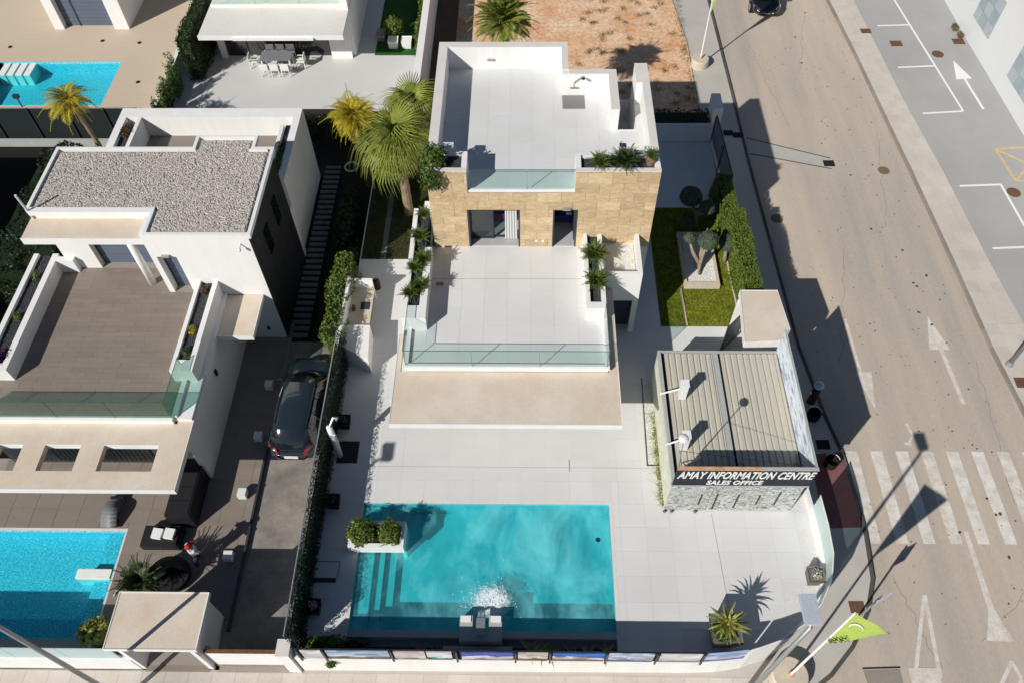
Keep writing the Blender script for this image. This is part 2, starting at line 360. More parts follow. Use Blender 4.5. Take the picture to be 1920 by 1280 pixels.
# --- scatters (numpy)
def stones(name, rects, z, n, size, m, parent=None, hv=.5):
    """flattened octahedral pebbles over rectangles"""
    ar = np.array([(a, b, c, e) for a, b, c, e in rects]); A = (ar[:, 1]-ar[:, 0])*(ar[:, 3]-ar[:, 2]); idx = rng.choice(len(ar), n, p=A/A.sum())
    q = ar[idx]; x = rng.uniform(q[:, 0], q[:, 1]); y = rng.uniform(q[:, 2], q[:, 3]); s = size*rng.uniform(.5, 1.25, n)
    base = np.array([(1, 0, 0), (0, 1, 0), (-1, 0, 0), (0, -1, 0), (0, 0, 1), (0, 0, -1)], float)
    th = rng.uniform(0, 6.28, n); v = np.repeat(base[None], n, 0)*rng.uniform(.7, 1.2, (n, 6, 1)); c_, s_ = np.cos(th)[:, None], np.sin(th)[:, None]
    X = (v[..., 0]*c_-v[..., 1]*s_)*s[:, None]+x[:, None]; Y = (v[..., 0]*s_+v[..., 1]*c_)*s[:, None]+y[:, None]; Z = v[..., 2]*s[:, None]*hv+z+rng.uniform(0, size*.4, n)[:, None]
    V = np.stack([X, Y, Z], -1).reshape(-1, 3)
    if parent:
        root = parent
        while root.parent: root = root.parent
        V = V-np.array(ORG.get(root.name, (0, 0, 0)))
    F = np.array([(0, 1, 4), (1, 2, 4), (2, 3, 4), (3, 0, 4)]); F = (F[None]+6*np.arange(n)[:, None, None]).reshape(-1, 3)
    me = bpy.data.meshes.new(name); me.from_pydata(V.tolist(), [], F.tolist()); me.materials.append(m); return me
def blades(name, pts, z, h, w, m):
    n = len(pts); th = rng.uniform(0, 6.28, n); hh = h*rng.uniform(.5, 1.3, n); lean = rng.normal(0, .9, (n, 2))*hh[:, None]
    dx, dy = np.cos(th)*w/2, np.sin(th)*w/2
    V = np.stack([np.stack([pts[:, 0]-dx, pts[:, 1]-dy, np.full(n, z)], -1), np.stack([pts[:, 0]+dx, pts[:, 1]+dy, np.full(n, z)], -1),
                  np.stack([pts[:, 0]+lean[:, 0], pts[:, 1]+lean[:, 1], z+hh], -1)], 1).reshape(-1, 3)
    F = np.arange(3*n).reshape(-1, 3); me = bpy.data.meshes.new(name); me.from_pydata(V.tolist(), [], F.tolist()); me.materials.append(m); return me
def leafcloud(P, nrm, size, asp=.55, jit=.6):
    """one folded leaf quad per point, roughly facing nrm"""
    n = len(P); nn = nrm+rng.normal(0, jit, (n, 3)); nn /= np.linalg.norm(nn, axis=1, keepdims=True)+1e-9
    a = np.cross(nn, rng.normal(0, 1, (n, 3))); a /= np.linalg.norm(a, axis=1, keepdims=True)+1e-9; b = np.cross(nn, a)
    s = (size*rng.uniform(.6, 1.3, n))[:, None]
    V = np.stack([P-a*s, P+b*s*asp+nn*s*.1, P+a*s, P-b*s*asp+nn*s*.1], 1).reshape(-1, 3)
    return V, np.arange(4*n).reshape(-1, 4)
def cloudmesh(name, V, F, m, og=(0, 0, 0)):
    me = bpy.data.meshes.new(name); me.from_pydata((V-np.array(og)).tolist(), [], F.tolist()); me.materials.append(m); return me
def ellip(c, r, n, fill=.25, lump=.18):
    u = rng.normal(0, 1, (n, 3)); u /= np.linalg.norm(u, axis=1, keepdims=True)
    k = 1+lump*(np.sin(u[:, 0]*5+c[0]*3)*np.cos(u[:, 1]*6+c[1])+.6*np.sin(u[:, 2]*8+c[1]*2)); rr = k*(1-fill*rng.random(n)**1.5)
    P = np.array(c)+u*np.array(r)*rr[:, None]; return P, u
def boxsurf(x0, x1, y0, y1, z0, z1, n, bulge=.1, skew=None):
    """points over top and four sides of a clipped hedge"""
    dx, dy, dz = x1-x0, y1-y0, z1-z0; A = np.array([dx*dy, dx*dz, dx*dz, dy*dz, dy*dz]); f = rng.choice(5, n, p=A/A.sum()); u = rng.random(n); v = rng.random(n)
    P = np.zeros((n, 3)); Nn = np.zeros((n, 3))
    for i in range(5):
        k = f == i
        if i == 0: P[k] = np.stack([x0+u[k]*dx, y0+v[k]*dy, np.full(k.sum(), z1)], -1); Nn[k] = (0, 0, 1)
        elif i < 3: P[k] = np.stack([x0+u[k]*dx, np.full(k.sum(), y0 if i == 1 else y1), z0+v[k]*dz], -1); Nn[k] = (0, -1 if i == 1 else 1, 0)
        else: P[k] = np.stack([np.full(k.sum(), x0 if i == 3 else x1), y0+u[k]*dy, z0+v[k]*dz], -1); Nn[k] = (-1 if i == 3 else 1, 0, 0)
    P += Nn*(bulge*(np.sin(P[:, 0]*3)+np.sin(P[:, 1]*2.3+P[:, 2]*2.9)))[:, None]*.5+rng.normal(0, .03, (n, 3)); return P, Nn
def hedge(name, label, cat, x0, x1, y0, y1, z0, z1, n, m, size=.06, bulge=.12, group=None, core=DARK, jit=.6):
    t = thing(name, label, cat, ((x0+x1)/2, (y0+y1)/2, z0), group); og = ORG[t.name]
    P, Nn = boxsurf(x0, x1, y0, y1, z0, z1, n, bulge); V, F = leafcloud(P, Nn, size, jit=jit)
    link('foliage', cloudmesh('foliage', V, F, m, og), t)
    part('branches', MB().box(x0+.1, x1-.1, y0+.1, y1-.1, z0, z1-.12), LEAFD, t); return t
def bush(name, label, c, r, n, m, size=.06, z0=None, group=None, cat='shrub', stemm=BARK, stems=4):
    z0 = c[2]-r[2] if z0 is None else z0
    t = thing(name, label, cat, (c[0], c[1], z0), group); og = ORG[t.name]
    P, u = ellip(c, r, n, .55); V, F = leafcloud(P, u+np.array((0, 0, .3)), size); link('foliage', cloudmesh('foliage', V, F, m, og), t)
    k = MB()
    for i in range(stems):
        a = i*2.4; k.tube([(c[0], c[1], z0), (c[0]+math.cos(a)*r[0]*.3, c[1]+math.sin(a)*r[1]*.3, c[2]), (c[0]+math.cos(a)*r[0]*.6, c[1]+math.sin(a)*r[1]*.6, c[2]+r[2]*.5)], [.03, .02, .008], 5)
    part('stem', k, stemm, t); return t
# --- fronds
def frondmesh(name, L, droop, ll, n, m, vee=.5, w=.03, rise=.35):
    k = MB(); pts = []
    for i in range(n+1):
        s = i/n; pts.append(Vector((L*s*(1-.18*droop*s), 0, L*(rise*s-droop*s*s))))
    k.tube(pts, [.022*(1-.85*i/n)*max(L, .6) for i in range(n+1)], 4)
    for i in range(1, n+1):
        s = i/n; p = pts[i]; l = ll*math.sin(min(1, s*1.15+.12)*math.pi)**.6*(1 if s < .9 else .7)+.03; t = (pts[i]-pts[i-1]).normalized()
        for sg in (-1, 1):
            di = (Vector((.55, sg, 0)).normalized()*math.cos(vee)+Vector((0, 0, math.sin(vee)))).normalized()
            j = random.uniform(.85, 1.1); e = p+di*l*j+Vector((0, 0, -l*.35*droop)); mi = p+di*l*.5*j
            k.add([p-t*w*.5, mi-t*w, e, mi+t*w], [(0, 1, 2, 3)])
    return mesh(name, k, m)
def fanmesh(name, pet, rad, n, m, droop=.5):
    """fan leaf: a petiole and a hand of long drooping segments"""
    k = MB(); tip = Vector((pet, 0, pet*.15)); k.tube([(0, 0, 0), (pet*.5, 0, pet*.12), tip], [.03, .022, .015], 4)
    for i in range(n):
        a = (i/(n-1)-.5)*R(250); l = rad*(1-.35*abs(a)/R(125))*random.uniform(.9, 1.08); dr = Vector((math.cos(a), math.sin(a), 0)); pe = Vector((-math.sin(a), math.cos(a), 0))
        w = rad*.026; dj = droop*random.uniform(.8, 1.5); p1 = tip+dr*l*.3+Vector((0, 0, .05)); p2 = tip+dr*l*.66+Vector((0, 0, -dj*l*.22)); p3 = tip+dr*l*.82+Vector((random.uniform(-.05, .05), random.uniform(-.05, .05), -dj*l*.85))
        k.add([tip, p1-pe*w, p1+pe*w, p2-pe*w*.8, p2+pe*w*.8, p3], [(0, 1, 2), (1, 3, 4, 2), (3, 5, 4)])
    return mesh(name, k, m)
def crown(t, meshes, c, n, e0, e1, sc=(.85, 1.1), name='frond', lean=0):
    og = ORG[t.name]
    for i in range(n):
        s = i/max(1, n-1); a = i*2.39996+random.uniform(-.2, .2); el_ = e0+(e1-e0)*s+random.uniform(-.08, .08)
        o = link(name, meshes[i % len(meshes)], t, (c[0]-og[0], c[1]-og[1], c[2]-og[2]-s*0.0), Euler((random.uniform(-.15, .15), -el_, a), 'XYZ')); k = random.uniform(*sc); o.scale = (k, k, k)

# ================================================================ SETTING
struct('ground', MB().prism([(-150, -60), (150, -60), (150, 220), (-150, 220)], -1.6, -.70), EARTH)
KW = [(11.45, 80), (11.46, 47.5), (11.6, 38.4), (11.63, 33), (11.75, 28), (11.95, 20.7), (12.35, 17.3), (12.66, 15.6), (12.78, 13.6), (12.78, 12.1), (12.62, 10.4), (12.15, 9.2), (11.35, 8.0), (10.4, 7.05), (9.0, 6.1), (7.5, 5.6), (5, 5.4), (-60, 5.3)]
KE = [(18.6, 80), (18.78, 47.4), (19.16, 41.9), (19.67, 32.3), (19.95, 26), (20.12, 20.7), (20.42, 17.2), (21.0, 12), (22.6, 8.2), (26, 5.5), (60, 5)]
road = struct('road', MB().prism([(11.45, 80)]+KW[1:]+[(-60, -20), (60, -20), (60, 5)]+KE[::-1][1:-1]+[(18.6, 80)], -.1, 0), ROAD)
def pieces(parent, name, path, w, z0, z1, step, m, ymin=3, side=1):
    """kerb stones one by one along a path"""
    og = (0, 0, 0); acc = [Vector(p) for p in path]; n = 0
    for i in range(len(acc)-1):
        a, b = acc[i], acc[i+1]; Ln = (b-a).length; dr = (b-a)/Ln; k = max(1, round(Ln/step)); nn = Vector((-dr.y, dr.x))*w*side
        for j in range(k):
            p = a+dr*(Ln*j/k+.008); q = a+dr*(Ln*(j+1)/k-.008)
            if not (5.2 < (p.y+q.y)/2 < 49): continue
            part(name, MB().prism([tuple(p), tuple(q), tuple(q+nn), tuple(p+nn)], z0, z1+random.uniform(-.006, .006)), m, parent); n += 1
# west pavement
LOTE = [(9.42, 34.2), (9.47, 32.9), (9.6, 29.2), (9.72, 26.5), (10.02, 21.4), (10.12, 18.6), (10.3, 14.5), (10.42, 12.6), (10.46, 11.4), (10.42, 10.4), (10.2, 9.55), (9.7, 8.75), (9.05, 8.1), (8.2, 7.6), (7.3, 7.3), (6.4, 7.16), (5.5, 7.12), (-7.5, 7.08)]
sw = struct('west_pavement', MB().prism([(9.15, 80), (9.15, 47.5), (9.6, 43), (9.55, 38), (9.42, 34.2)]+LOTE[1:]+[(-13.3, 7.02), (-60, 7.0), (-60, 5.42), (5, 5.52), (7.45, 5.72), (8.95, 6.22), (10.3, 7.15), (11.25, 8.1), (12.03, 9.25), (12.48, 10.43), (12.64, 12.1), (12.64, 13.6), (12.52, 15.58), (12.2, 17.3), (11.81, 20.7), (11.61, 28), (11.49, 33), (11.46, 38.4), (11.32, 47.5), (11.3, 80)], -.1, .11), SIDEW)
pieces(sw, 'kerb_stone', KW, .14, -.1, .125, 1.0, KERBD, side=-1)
for j in range(46):   # bottom pavement slabs seen one by one
    pass
tilefloor(sw, 'paving_slab', (-21, 8.2, 5.55, 7.0), .122, .8, .48, SIDE, stag=.5)
se = struct('east_pavement', MB().prism([(20.3, 80), (20.44, 47.4), (20.9, 37.9), (21.4, 31.7), (21.78, 24.7), (22.1, 21.5), (22.6, 16), (26, 10), (60, 9), (60, 5.12), (26.1, 5.65), (22.75, 8.3), (21.15, 12.05), (20.57, 17.2), (20.27, 20.7), (20.1, 26), (19.82, 32.3), (19.31, 41.9), (18.93, 47.4), (18.75, 80)], -.1, .11), SIDE)
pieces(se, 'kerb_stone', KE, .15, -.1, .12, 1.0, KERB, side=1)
# slabs of the east pavement
def ex(y):
    pts = [(50, 19.0, 20.4), (47.4, 18.98, 20.4), (41.9, 19.36, 20.72), (37.9, 19.55, 20.88), (32.3, 19.87, 21.35), (26, 20.15, 21.7), (20.7, 20.32, 22.1), (17.2, 20.62, 22.4)]
    for a, b in zip(pts, pts[1:]):
        if a[0] >= y >= b[0]:
            t = (a[0]-y)/(a[0]-b[0]); return a[1]+(b[1]-a[1])*t, a[2]+(b[2]-a[2])*t
    return pts[-1][1:]
y = 47.4; n = 0
while y > 17.6 and n < 290:
    e = y-.62; a0, a1 = ex(y); b0, b1 = ex(e)
    for q in range(3):
        f0, f1 = q/3, (q+1)/3
        P = [(b0+(b1-b0)*f0+.006, e+.006), (b0+(b1-b0)*f1-.006, e+.006), (a0+(a1-a0)*f1-.006, y-.006), (a0+(a1-a0)*f0+.006, y-.006)]
        part('paving_slab', MB().prism(P, .10, .118+random.uniform(0, .003)), SIDE, se); n += 1
    y = e
pk = struct('parking_area', MB().prism([(20.3, 80), (20.44, 47.4), (20.9, 37.9), (21.4, 31.7), (21.78, 24.7), (22.1, 21.5), (22.6, 16), (26, 10), (60, 9), (60, 80)], -.1, .105), ASPH)
rp = part('red_paving', MB().prism([(11.3, 15.45), (12.52, 15.55), (12.63, 13.6), (12.62, 12.4), (11.25, 12.35)], .108, .124), REDP, sw)
LN = [0]
def line(parent, name, a, b, w, m, z=.004, zb=None):
    LN[0] = (LN[0]+1) % 9; z = z+.0006*LN[0]
    a, b = Vector(a), Vector(b); dr = (b-a).normalized(); nn = Vector((-dr.y, dr.x))*w/2
    return part(name, MB().prism([tuple(a-nn), tuple(b-nn), tuple(b+nn), tuple(a+nn)], z-.02, z), m, parent)
def poly(parent, name, pts, m, z=.004): return part(name, MB().prism(pts, z-.02, z), m, parent)
# zebra crossing
for i in range(9):
    x = 12.80+1.0*i
    poly(road, 'zebra_stripe', [(x+.02, 11.82), (x+.46, 11.82), (x+.46, 15.68), (x-.02, 15.68)], PAINT if i % 3 else PAINTF, .005)
poly(road, 'arrow_marking', [(17.99, 22.5), (17.55, 20.66), (17.98, 20.66), (18.1, 17.9), (18.26, 17.9), (18.16, 20.66), (18.45, 20.67)], PAINTF)
poly(road, 'arrow_marking', [(14.22, 22.3), (14.34, 22.3), (14.36, 19.47), (14.76, 19.47), (14.47, 17.6), (14.06, 19.47), (14.24, 19.47)], PAINTF)
for a, b, w in (((14.30, 9.9), (13.2, 7.1), .13), ((14.32, 9.9), (14.05, 7.08), .13), ((13.05, 7.12), (14.05, 7.12), .55)): line(road, 'arrow_marking', a, b, w, PAINTF, .005 if w < .3 else .009)
poly(road, 'arrow_marking', [(16.45, 12.35), (16.6, 12.3), (16.62, 9.4), (16.95, 8.32), (16.0, 8.32), (16.4, 9.4)], PAINTF, .012)
for a, b in (((15.3, 6.0), (16.62, 7.66)), ((16.62, 7.66), (16.75, 7.1)), ((16.75, 7.1), (15.9, 5.6))): line(road, 'kerb_line_marking', a, b, .12, PAINTF)
for a, b in (((15.56, 16.95), (15.68, 16.42)), ((15.68, 16.42), (15.35, 15.95)), ((15.5, 15.98), (15.25, 16.05))): line(road, 'bicycle_marking', a, b, .09, PAINTF)
PZ = .112
for a, b in (((22.75, 50), (23.9, 36.6)), ((21.24, 44.62), (23.16, 44.71)), ((21.4, 40.5), (23.5, 40.64)), ((21.66, 36.4), (23.86, 36.58)), ((21.9, 30.72), (24.0, 30.83)), ((24.0, 30.83), (24.35, 24.9)), ((22.15, 26.48), (24.3, 26.6))): line(pk, 'bay_line', a, b, .11, PAINTW, PZ)
poly(pk, 'direction_arrow', [(24.73, 41.15), (25.28, 39.47), (24.93, 39.44), (25.12, 36.76), (24.98, 36.76), (24.80, 39.43), (24.38, 39.38)], PAINTW, PZ)
for a, b in (((24.61, 33.5), (27.2, 33.7)), ((24.61, 33.5), (24.85, 31.1)), ((24.85, 31.1), (27.2, 31.2)), ((24.61, 33.5), (27.2, 31.2)), ((24.85, 31.1), (27.2, 33.7))): line(pk, 'yellow_marking', a, b, .11, YEL, PZ+random.uniform(0, .004))
# covers
def cover(parent, x, y, z, r, m, sq=False, name='manhole_cover'):
    k = MB()
    if sq: k.box(x-r, x+r, y-r*.8, y+r*.8, z-.02, z+.006)
    else: k.lathe(x, y, [(r, z-.02), (r, z+.004), (r*.85, z+.007)], 20)
    part(name, k, m, parent)
for x, y, sq in ((21.89, 42.81, 1), (24.03, 41.76, 0), (25.61, 43.0, 1), (24.45, 30.26, 0)): cover(pk, x, y, .108, .34, RUST, sq)
cover(se, 20.40, 44.06, .118, .3, RUST, True); cover(se, 20.9, 18.9, .118, .32, RUST, True)
for x, y, q in ((18.45, 31.97, 0), (12.36, 28.52, 0)): cover(road, x, y, .003, .3, RUST if q else mat('worn_manhole', (.22, .16, .09), .8, .4, 6, .2, 30, .2), False)
for x, y in ((10.83, 34.77), (11.32, 35.3-.7), (11.93, 15.9), (11.75, 9.4)): cover(sw, x, y, .12, .26, RUST if y < 12 else DARK, True)
poly(road, 'patched_trench', [(11.8, 34.5), (15.9, 32.9), (15.8, 32.15), (11.8, 33.3)], mat('trench_patch', (.45, .43, .395), .9, .1, 1, .08, 30, .2), .004)
for a, b in (((11.8, 34.5), (15.9, 32.9)), ((11.8, 33.25), (15.8, 32.1))): line(road, 'trench_joint', a, b, .07, KERBD, .007)
cover(road, 15.75, 32.5, .010, .28, DARK, True, 'drain_grate')
poly(road, 'access_cover', [(11.55, 6.85), (12.75, 6.9), (12.75, 7.35), (11.5, 7.3)], KERB, .006); line(road, 'cover_frame', (11.5, 7.36), (12.78, 7.41), .05, DARK, .008)
# wheel tracks worn and stains
k = MB()
for i in range(330):
    yy = random.uniform(8, 47); xx = 16.9+random.gauss(0, 1.15)+(47-yy)*.035-.3; rr = random.choice((.015, .02, .025, .03, .04, .07 if random.random() < .35 else .02)); xx = xx if rr > .03 else random.uniform(12.6, 19.6)
    a = [(xx+rr*random.uniform(.6, 1.2)*math.cos(t), yy+rr*random.uniform(.6, 1.2)*math.sin(t)) for t in [q*math.pi/4 for q in range(8)]]; k.prism(a, -.01, .0055+i*.00001)
ck = MB()
for (x0_, y0_, x1_, y1_) in ((13.6, 20, 15.2, 26.5), (17.6, 28, 18.9, 35), (14.2, 35.5, 13.2, 43), (15.8, 8.2, 18.8, 10.9), (18.6, 13.5, 19.4, 20), (15.6, 40, 17.2, 46), (13.4, 10.6, 14.1, 7.4)):
    P_ = [Vector((x0_+(x1_-x0_)*q/14+random.uniform(-.12, .12), y0_+(y1_-y0_)*q/14+random.uniform(-.1, .1))) for q in range(15)]
    for a_, b_ in zip(P_, P_[1:]):
        n_ = Vector((-(b_-a_).y, (b_-a_).x)).normalized()*.007; ck.prism([tuple(a_-n_), tuple(b_-n_), tuple(b_+n_), tuple(a_+n_)], -.01, .0042)
part('cracks', ck, mat('crack_fill', (.27, .23, .19), .9, .3, 3), road, stuff=True)
st = part('oil_stains', k, mat('oil_stain', (.10, .085, .07), .7, .5, 3), road, stuff=True)

# sandy lot and strips
sl_ = struct('sandy_ground', MB().prism([(-4.6, 31.2), (9.4, 34.0), (9.5, 38), (9.55, 43), (9.1, 47.5), (9.1, 80), (-6.2, 80), (-5.45, 31.2)], -.1, .16), SAND)
struct('brown_strip', MB().prism([(-5.4, 31.5), (-4.5, 31.0), (-4.2, 36.5), (-4.35, 60), (-6.0, 60)], .1, .175), EARTH)
struct('dark_soil', MB().prism([(-3.7, 30.9), (9.45, 30.9), (9.4, 34.2), (9.45, 36.2), (4.8, 36.2), (3.5, 34), (-3.7, 34)], .1, .18), EARTH)
stuff('rubble', stones('rubble', [(-4, 9.2, 34, 48)], .17, 260, .05, SAND), 'loose stones and rubble on the ochre sandy plot')
cl = []
for i in range(60):
    cx, cy = random.uniform(3, 9.3), random.uniform(36, 48)
    cl.append(np.array([cx, cy])+rng.normal(0, .13, (60, 2)))
cl = [c for c in cl]
stuff('dry_weeds', blades('dry_weeds', np.concatenate(cl+[np.stack([9.35+rng.normal(0, .12, 900), rng.uniform(34, 48, 900)], -1)]), .16, .12, .02, mat('dry_weed', (.16, .13, .05), .9, .4, 3)), 'dry weeds scattered over the sandy plot and along its edge')

# ================================================================ MAIN LOT
ZD = 1.35
PX0, PX1, PY0, PY1 = -5.92, 3.08, 8.08, 12.68
GX0, GX1, GY0, GY1 = 5.75, 9.75, 20.85, 27.9
lot = [(-7.4, 7.2)]+[(x, y+.12) if y < 7.2 else (x-.12, y) for x, y in LOTE[::-1][1:]]
deckz = ZD-.006
k = MB()
k.box(-7.55, PX0, 7.2, 31.0, -.1, deckz); k.box(PX0, PX1, PY1, 31.0, -.1, deckz); k.box(PX0, PX1, 7.62, PY0, -.1, deckz-.55)
k.prism([(PX1, 7.22), (5.5, 7.25), (6.4, 7.29), (7.25, 7.42), (8.1, 7.72), (8.95, 8.2), (9.6, 8.85), (10.08, 9.6), (10.3, 10.4), (10.34, 11.4), (10.3, 12.6), (10.2, 14.5), (10.0, 18.6), (9.9, 21.4), (GX1, GY0), (PX1, GY0)], -.1, deckz)
k.box(PX1, GX0, GY0, 32.6, -.1, deckz); k.box(GX0, 9.35, GY1, 32.6, -.1, deckz); k.box(PX0, PX1, PY0, PY1, -.4, -.1)
pd = struct('pool_deck', k, DECKB)
WAY = lot
def inpoly(px, py, P=None):
    P = P or [(-7.4, 7.7), (-5.95, 7.7), (-5.95, 7.3), (5.5, 7.28), (6.4, 7.33), (7.25, 7.47), (8.1, 7.77), (8.9, 8.25), (9.55, 8.9), (10.0, 9.65), (10.22, 10.4), (10.26, 11.4), (10.2, 12.6), (9.85, 20.9), (-7.4, 20.9)]
    c = False; n = len(P)
    for i in range(n):
        a, b = P[i], P[i-1]
        if (a[1] > py) != (b[1] > py) and px < (b[0]-a[0])*(py-a[1])/(b[1]-a[1])+a[0]: c = not c
    return c
tilefloor(pd, 'deck_tile', (-7.35, 10.25, 7.3, 17.6), ZD, .9, .9, DECK, holes=((PX0-.12, PX1+.12, 7.0, PY1+.1), (5.2, 10.2, 12.45, 17.6), (4.62, 5.2, 14.3, 17.6)), inside=inpoly, gap=.004)
tilefloor(pd, 'deck_tile', (3.1, 9.8, 18.0, 20.82), ZD, .9, .9, DECK, inside=None, gap=.004)
tilefloor(pd, 'deck_tile', (4.5, 5.72, 20.82, 32.5), ZD, .9, .9, DECK, gap=.004); tilefloor(pd, 'deck_tile', (-7.35, -4.6, 17.6, 24.6), ZD, .9, .9, DECK, gap=.004)
tilefloor(pd, 'deck_tile', (5.72, 9.3, 27.9, 32.5), ZD, .9, .9, DECK, gap=.004)
tilefloor(pd, 'deck_tile', (-4.6, 3.1, 14.0, 17.6), ZD, .9, .9, DECK, gap=.004)
# pool: coping, basin, steps
cp = MB()
cp.box(PX0-.12, PX0, PY0, PY1+.1, ZD-.1, ZD+.004); cp.box(PX1, PX1+.12, PY0, PY1+.1, ZD-.1, ZD+.004); cp.box(PX0, PX1, PY1, PY1+.1, ZD-.1, ZD+.004)
pool = thing('swimming_pool', 'large turquoise pool with churning fountain water in front of the white villa', 'swimming pool', (0, 10.4, 0))
part('coping', cp, WHITE2, pool)
bs = MB(); w_ = .02
bs.box(PX0, PX1, PY0, PY1, ZD-.86, ZD-.80); bs.box(PX0, PX0+w_, PY0, PY1, 0, ZD-.03); bs.box(PX1-w_, PX1, PY0, PY1, 0, ZD-.03); bs.box(PX0+w_, PX1-w_, PY1-w_, PY1, 0, ZD-.03); bs.box(PX0+w_, PX1-w_, PY0, PY0+w_, 0, ZD-.03)
part('basin', bs, POOLT, pool)
for i, (a, b) in enumerate(((PX0, -5.35), (-5.35, -5.0), (-5.0, -4.6))):
    part('step', MB().box(a+w_+.002, b, PY0+.05, PY1-.05, ZD-.80, ZD-.22-.18*i), mat('pool_step', (.14, .46, .50), .5, .1, 3), pool)
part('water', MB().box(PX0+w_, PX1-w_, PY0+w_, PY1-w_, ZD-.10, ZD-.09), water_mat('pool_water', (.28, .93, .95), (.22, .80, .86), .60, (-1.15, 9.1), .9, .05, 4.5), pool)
# drop the underside so the water is a single sheet
wo = [o for o in pool.children if o.name.startswith('water')][0]; bm = bmesh.new(); bm.from_mesh(wo.data); bmesh.ops.delete(bm, geom=[f for f in bm.faces if f.normal.z < .5], context='FACES'); bm.to_mesh(wo.data); bm.free()
part('drain', MB().lathe(2.62, 11.35, [(.09, ZD-.088), (.09, ZD-.078)], 14), NAVY, pool)
# channel, ledge and planting bed at the south end
ch = MB(); ch.box(-5.9, PX1, 7.86, PY0, ZD-.55, ZD-.02); part('overflow_edge', ch, CONTG, pool)
part('lower_channel', MB().box(-5.9, PX1, 7.62, 7.86, ZD-.6, ZD-.30), GREY, pool)
struct('planting_bed', MB().box(-5.9, -2.7, 7.20, 7.62, 0, ZD-.35), SOIL); struct('planting_bed', MB().box(-.4, PX1, 7.20, 7.62, 0, ZD-.35), SOIL); part('fountain_plinth', MB().box(-2.7, -.4, 7.2, 7.62, 0, ZD-.1), CONTG, pool)
fo = thing('water_fountain', 'white U-shaped fountain block with steel spout on the pool edge', 'fountain', (-1.45, 8, ZD))
k = MB(); k.box(-2.15, -1.72, 7.66, 8.5, ZD-.1, ZD+.32); k.box(-1.18, -.75, 7.66, 8.5, ZD-.1, ZD+.32); k.box(-1.72, -1.18, 7.66, 8.0, ZD-.1, ZD+.32); part('block', k, CONTG, fo)
part('spout', MB().box(-1.6, -1.3, 7.82, 8.4, ZD+.36, ZD+.39).box(-1.58, -1.32, 7.82, 7.9, ZD+.1, ZD+.36), METAL, fo)
for x in (-1.95, -.95): part('block_cap', MB().box(x-.17, x+.17, 8.28, 8.48, ZD+.322, ZD+.36), WHITE, fo)
k = MB()
for i in range(5): k.tube([(-1.55+i*.05, 8.4, ZD+.36), (-1.55+i*.05+random.uniform(-.02, .02), 8.62, ZD+.22), (-1.55+i*.05, 8.8, ZD-.08)], .014, 5)
part('water_jet', k, FOAM, fo)
fm = []
for i in range(260):
    a = random.random()*6.28; q = abs(random.gauss(0, .62)); fm.append((-1.35+math.cos(a)*q*.95, 9.05+math.sin(a)*q*.7))
k = MB()
for x, y in fm:
    if y < 8.55 or y > 12: continue
    s = random.uniform(.006, .024); k.add([(x-s, y, ZD-.08), (x, y-s, ZD-.08), (x+s, y, ZD-.08), (x, y+s, ZD-.08), (x, y, ZD-.08+s*1.6)], [(0, 1, 4), (1, 2, 4), (2, 3, 4), (3, 0, 4)])
o = stuff('splashes', mesh('splashes', k, FOAM), 'white splashing foam where the fountain jet falls in the pool')
# pool planter
pp = thing('pool_planter', 'white raised planter box standing at the pool corner', 'planter', (-5.2, 11.1, ZD))
k = MB(); k.box(-6.22, -4.25, 10.78, 10.92, ZD, ZD+.5); k.box(-6.22, -6.08, 10.92, 11.75, ZD, ZD+.5); k.box(-4.39, -4.25, 10.92, 11.75, ZD-1, ZD+.5); k.box(-6.08, -4.39, 11.62, 11.75, ZD-.1, ZD+.5)
part('box_wall', k, WHITE, pp); part('soil', MB().box(-6.08, -4.39, 10.92, 11.62, ZD-.1, ZD+.4), SOIL, pp)
bush('bush', 'round glossy green bush at the left end of the pool planter', (-5.75, 11.25, ZD+.72), (.5, .48, .42), 1900, LEAFH, .05, ZD+.4)
bush('bush', 'yellow-green bush at the right end of the pool planter', (-4.75, 11.25, ZD+.72), (.40, .45, .42), 1500, LEAFH, .05, ZD+.4)
part_ = None
# south / east boundary wall with glass and banners
bw = thing('street_wall', 'white rendered street wall curving round the corner below the banners', 'wall', (0, 7.1, 0))
OUT = LOTE[::-1]
part('wall', MB().wall(OUT[:12], .14, 0, 1.67), WHITE, bw)
part('wall', MB().wall(OUT[11:], .14, 0, 1.66), WHITE, bw)
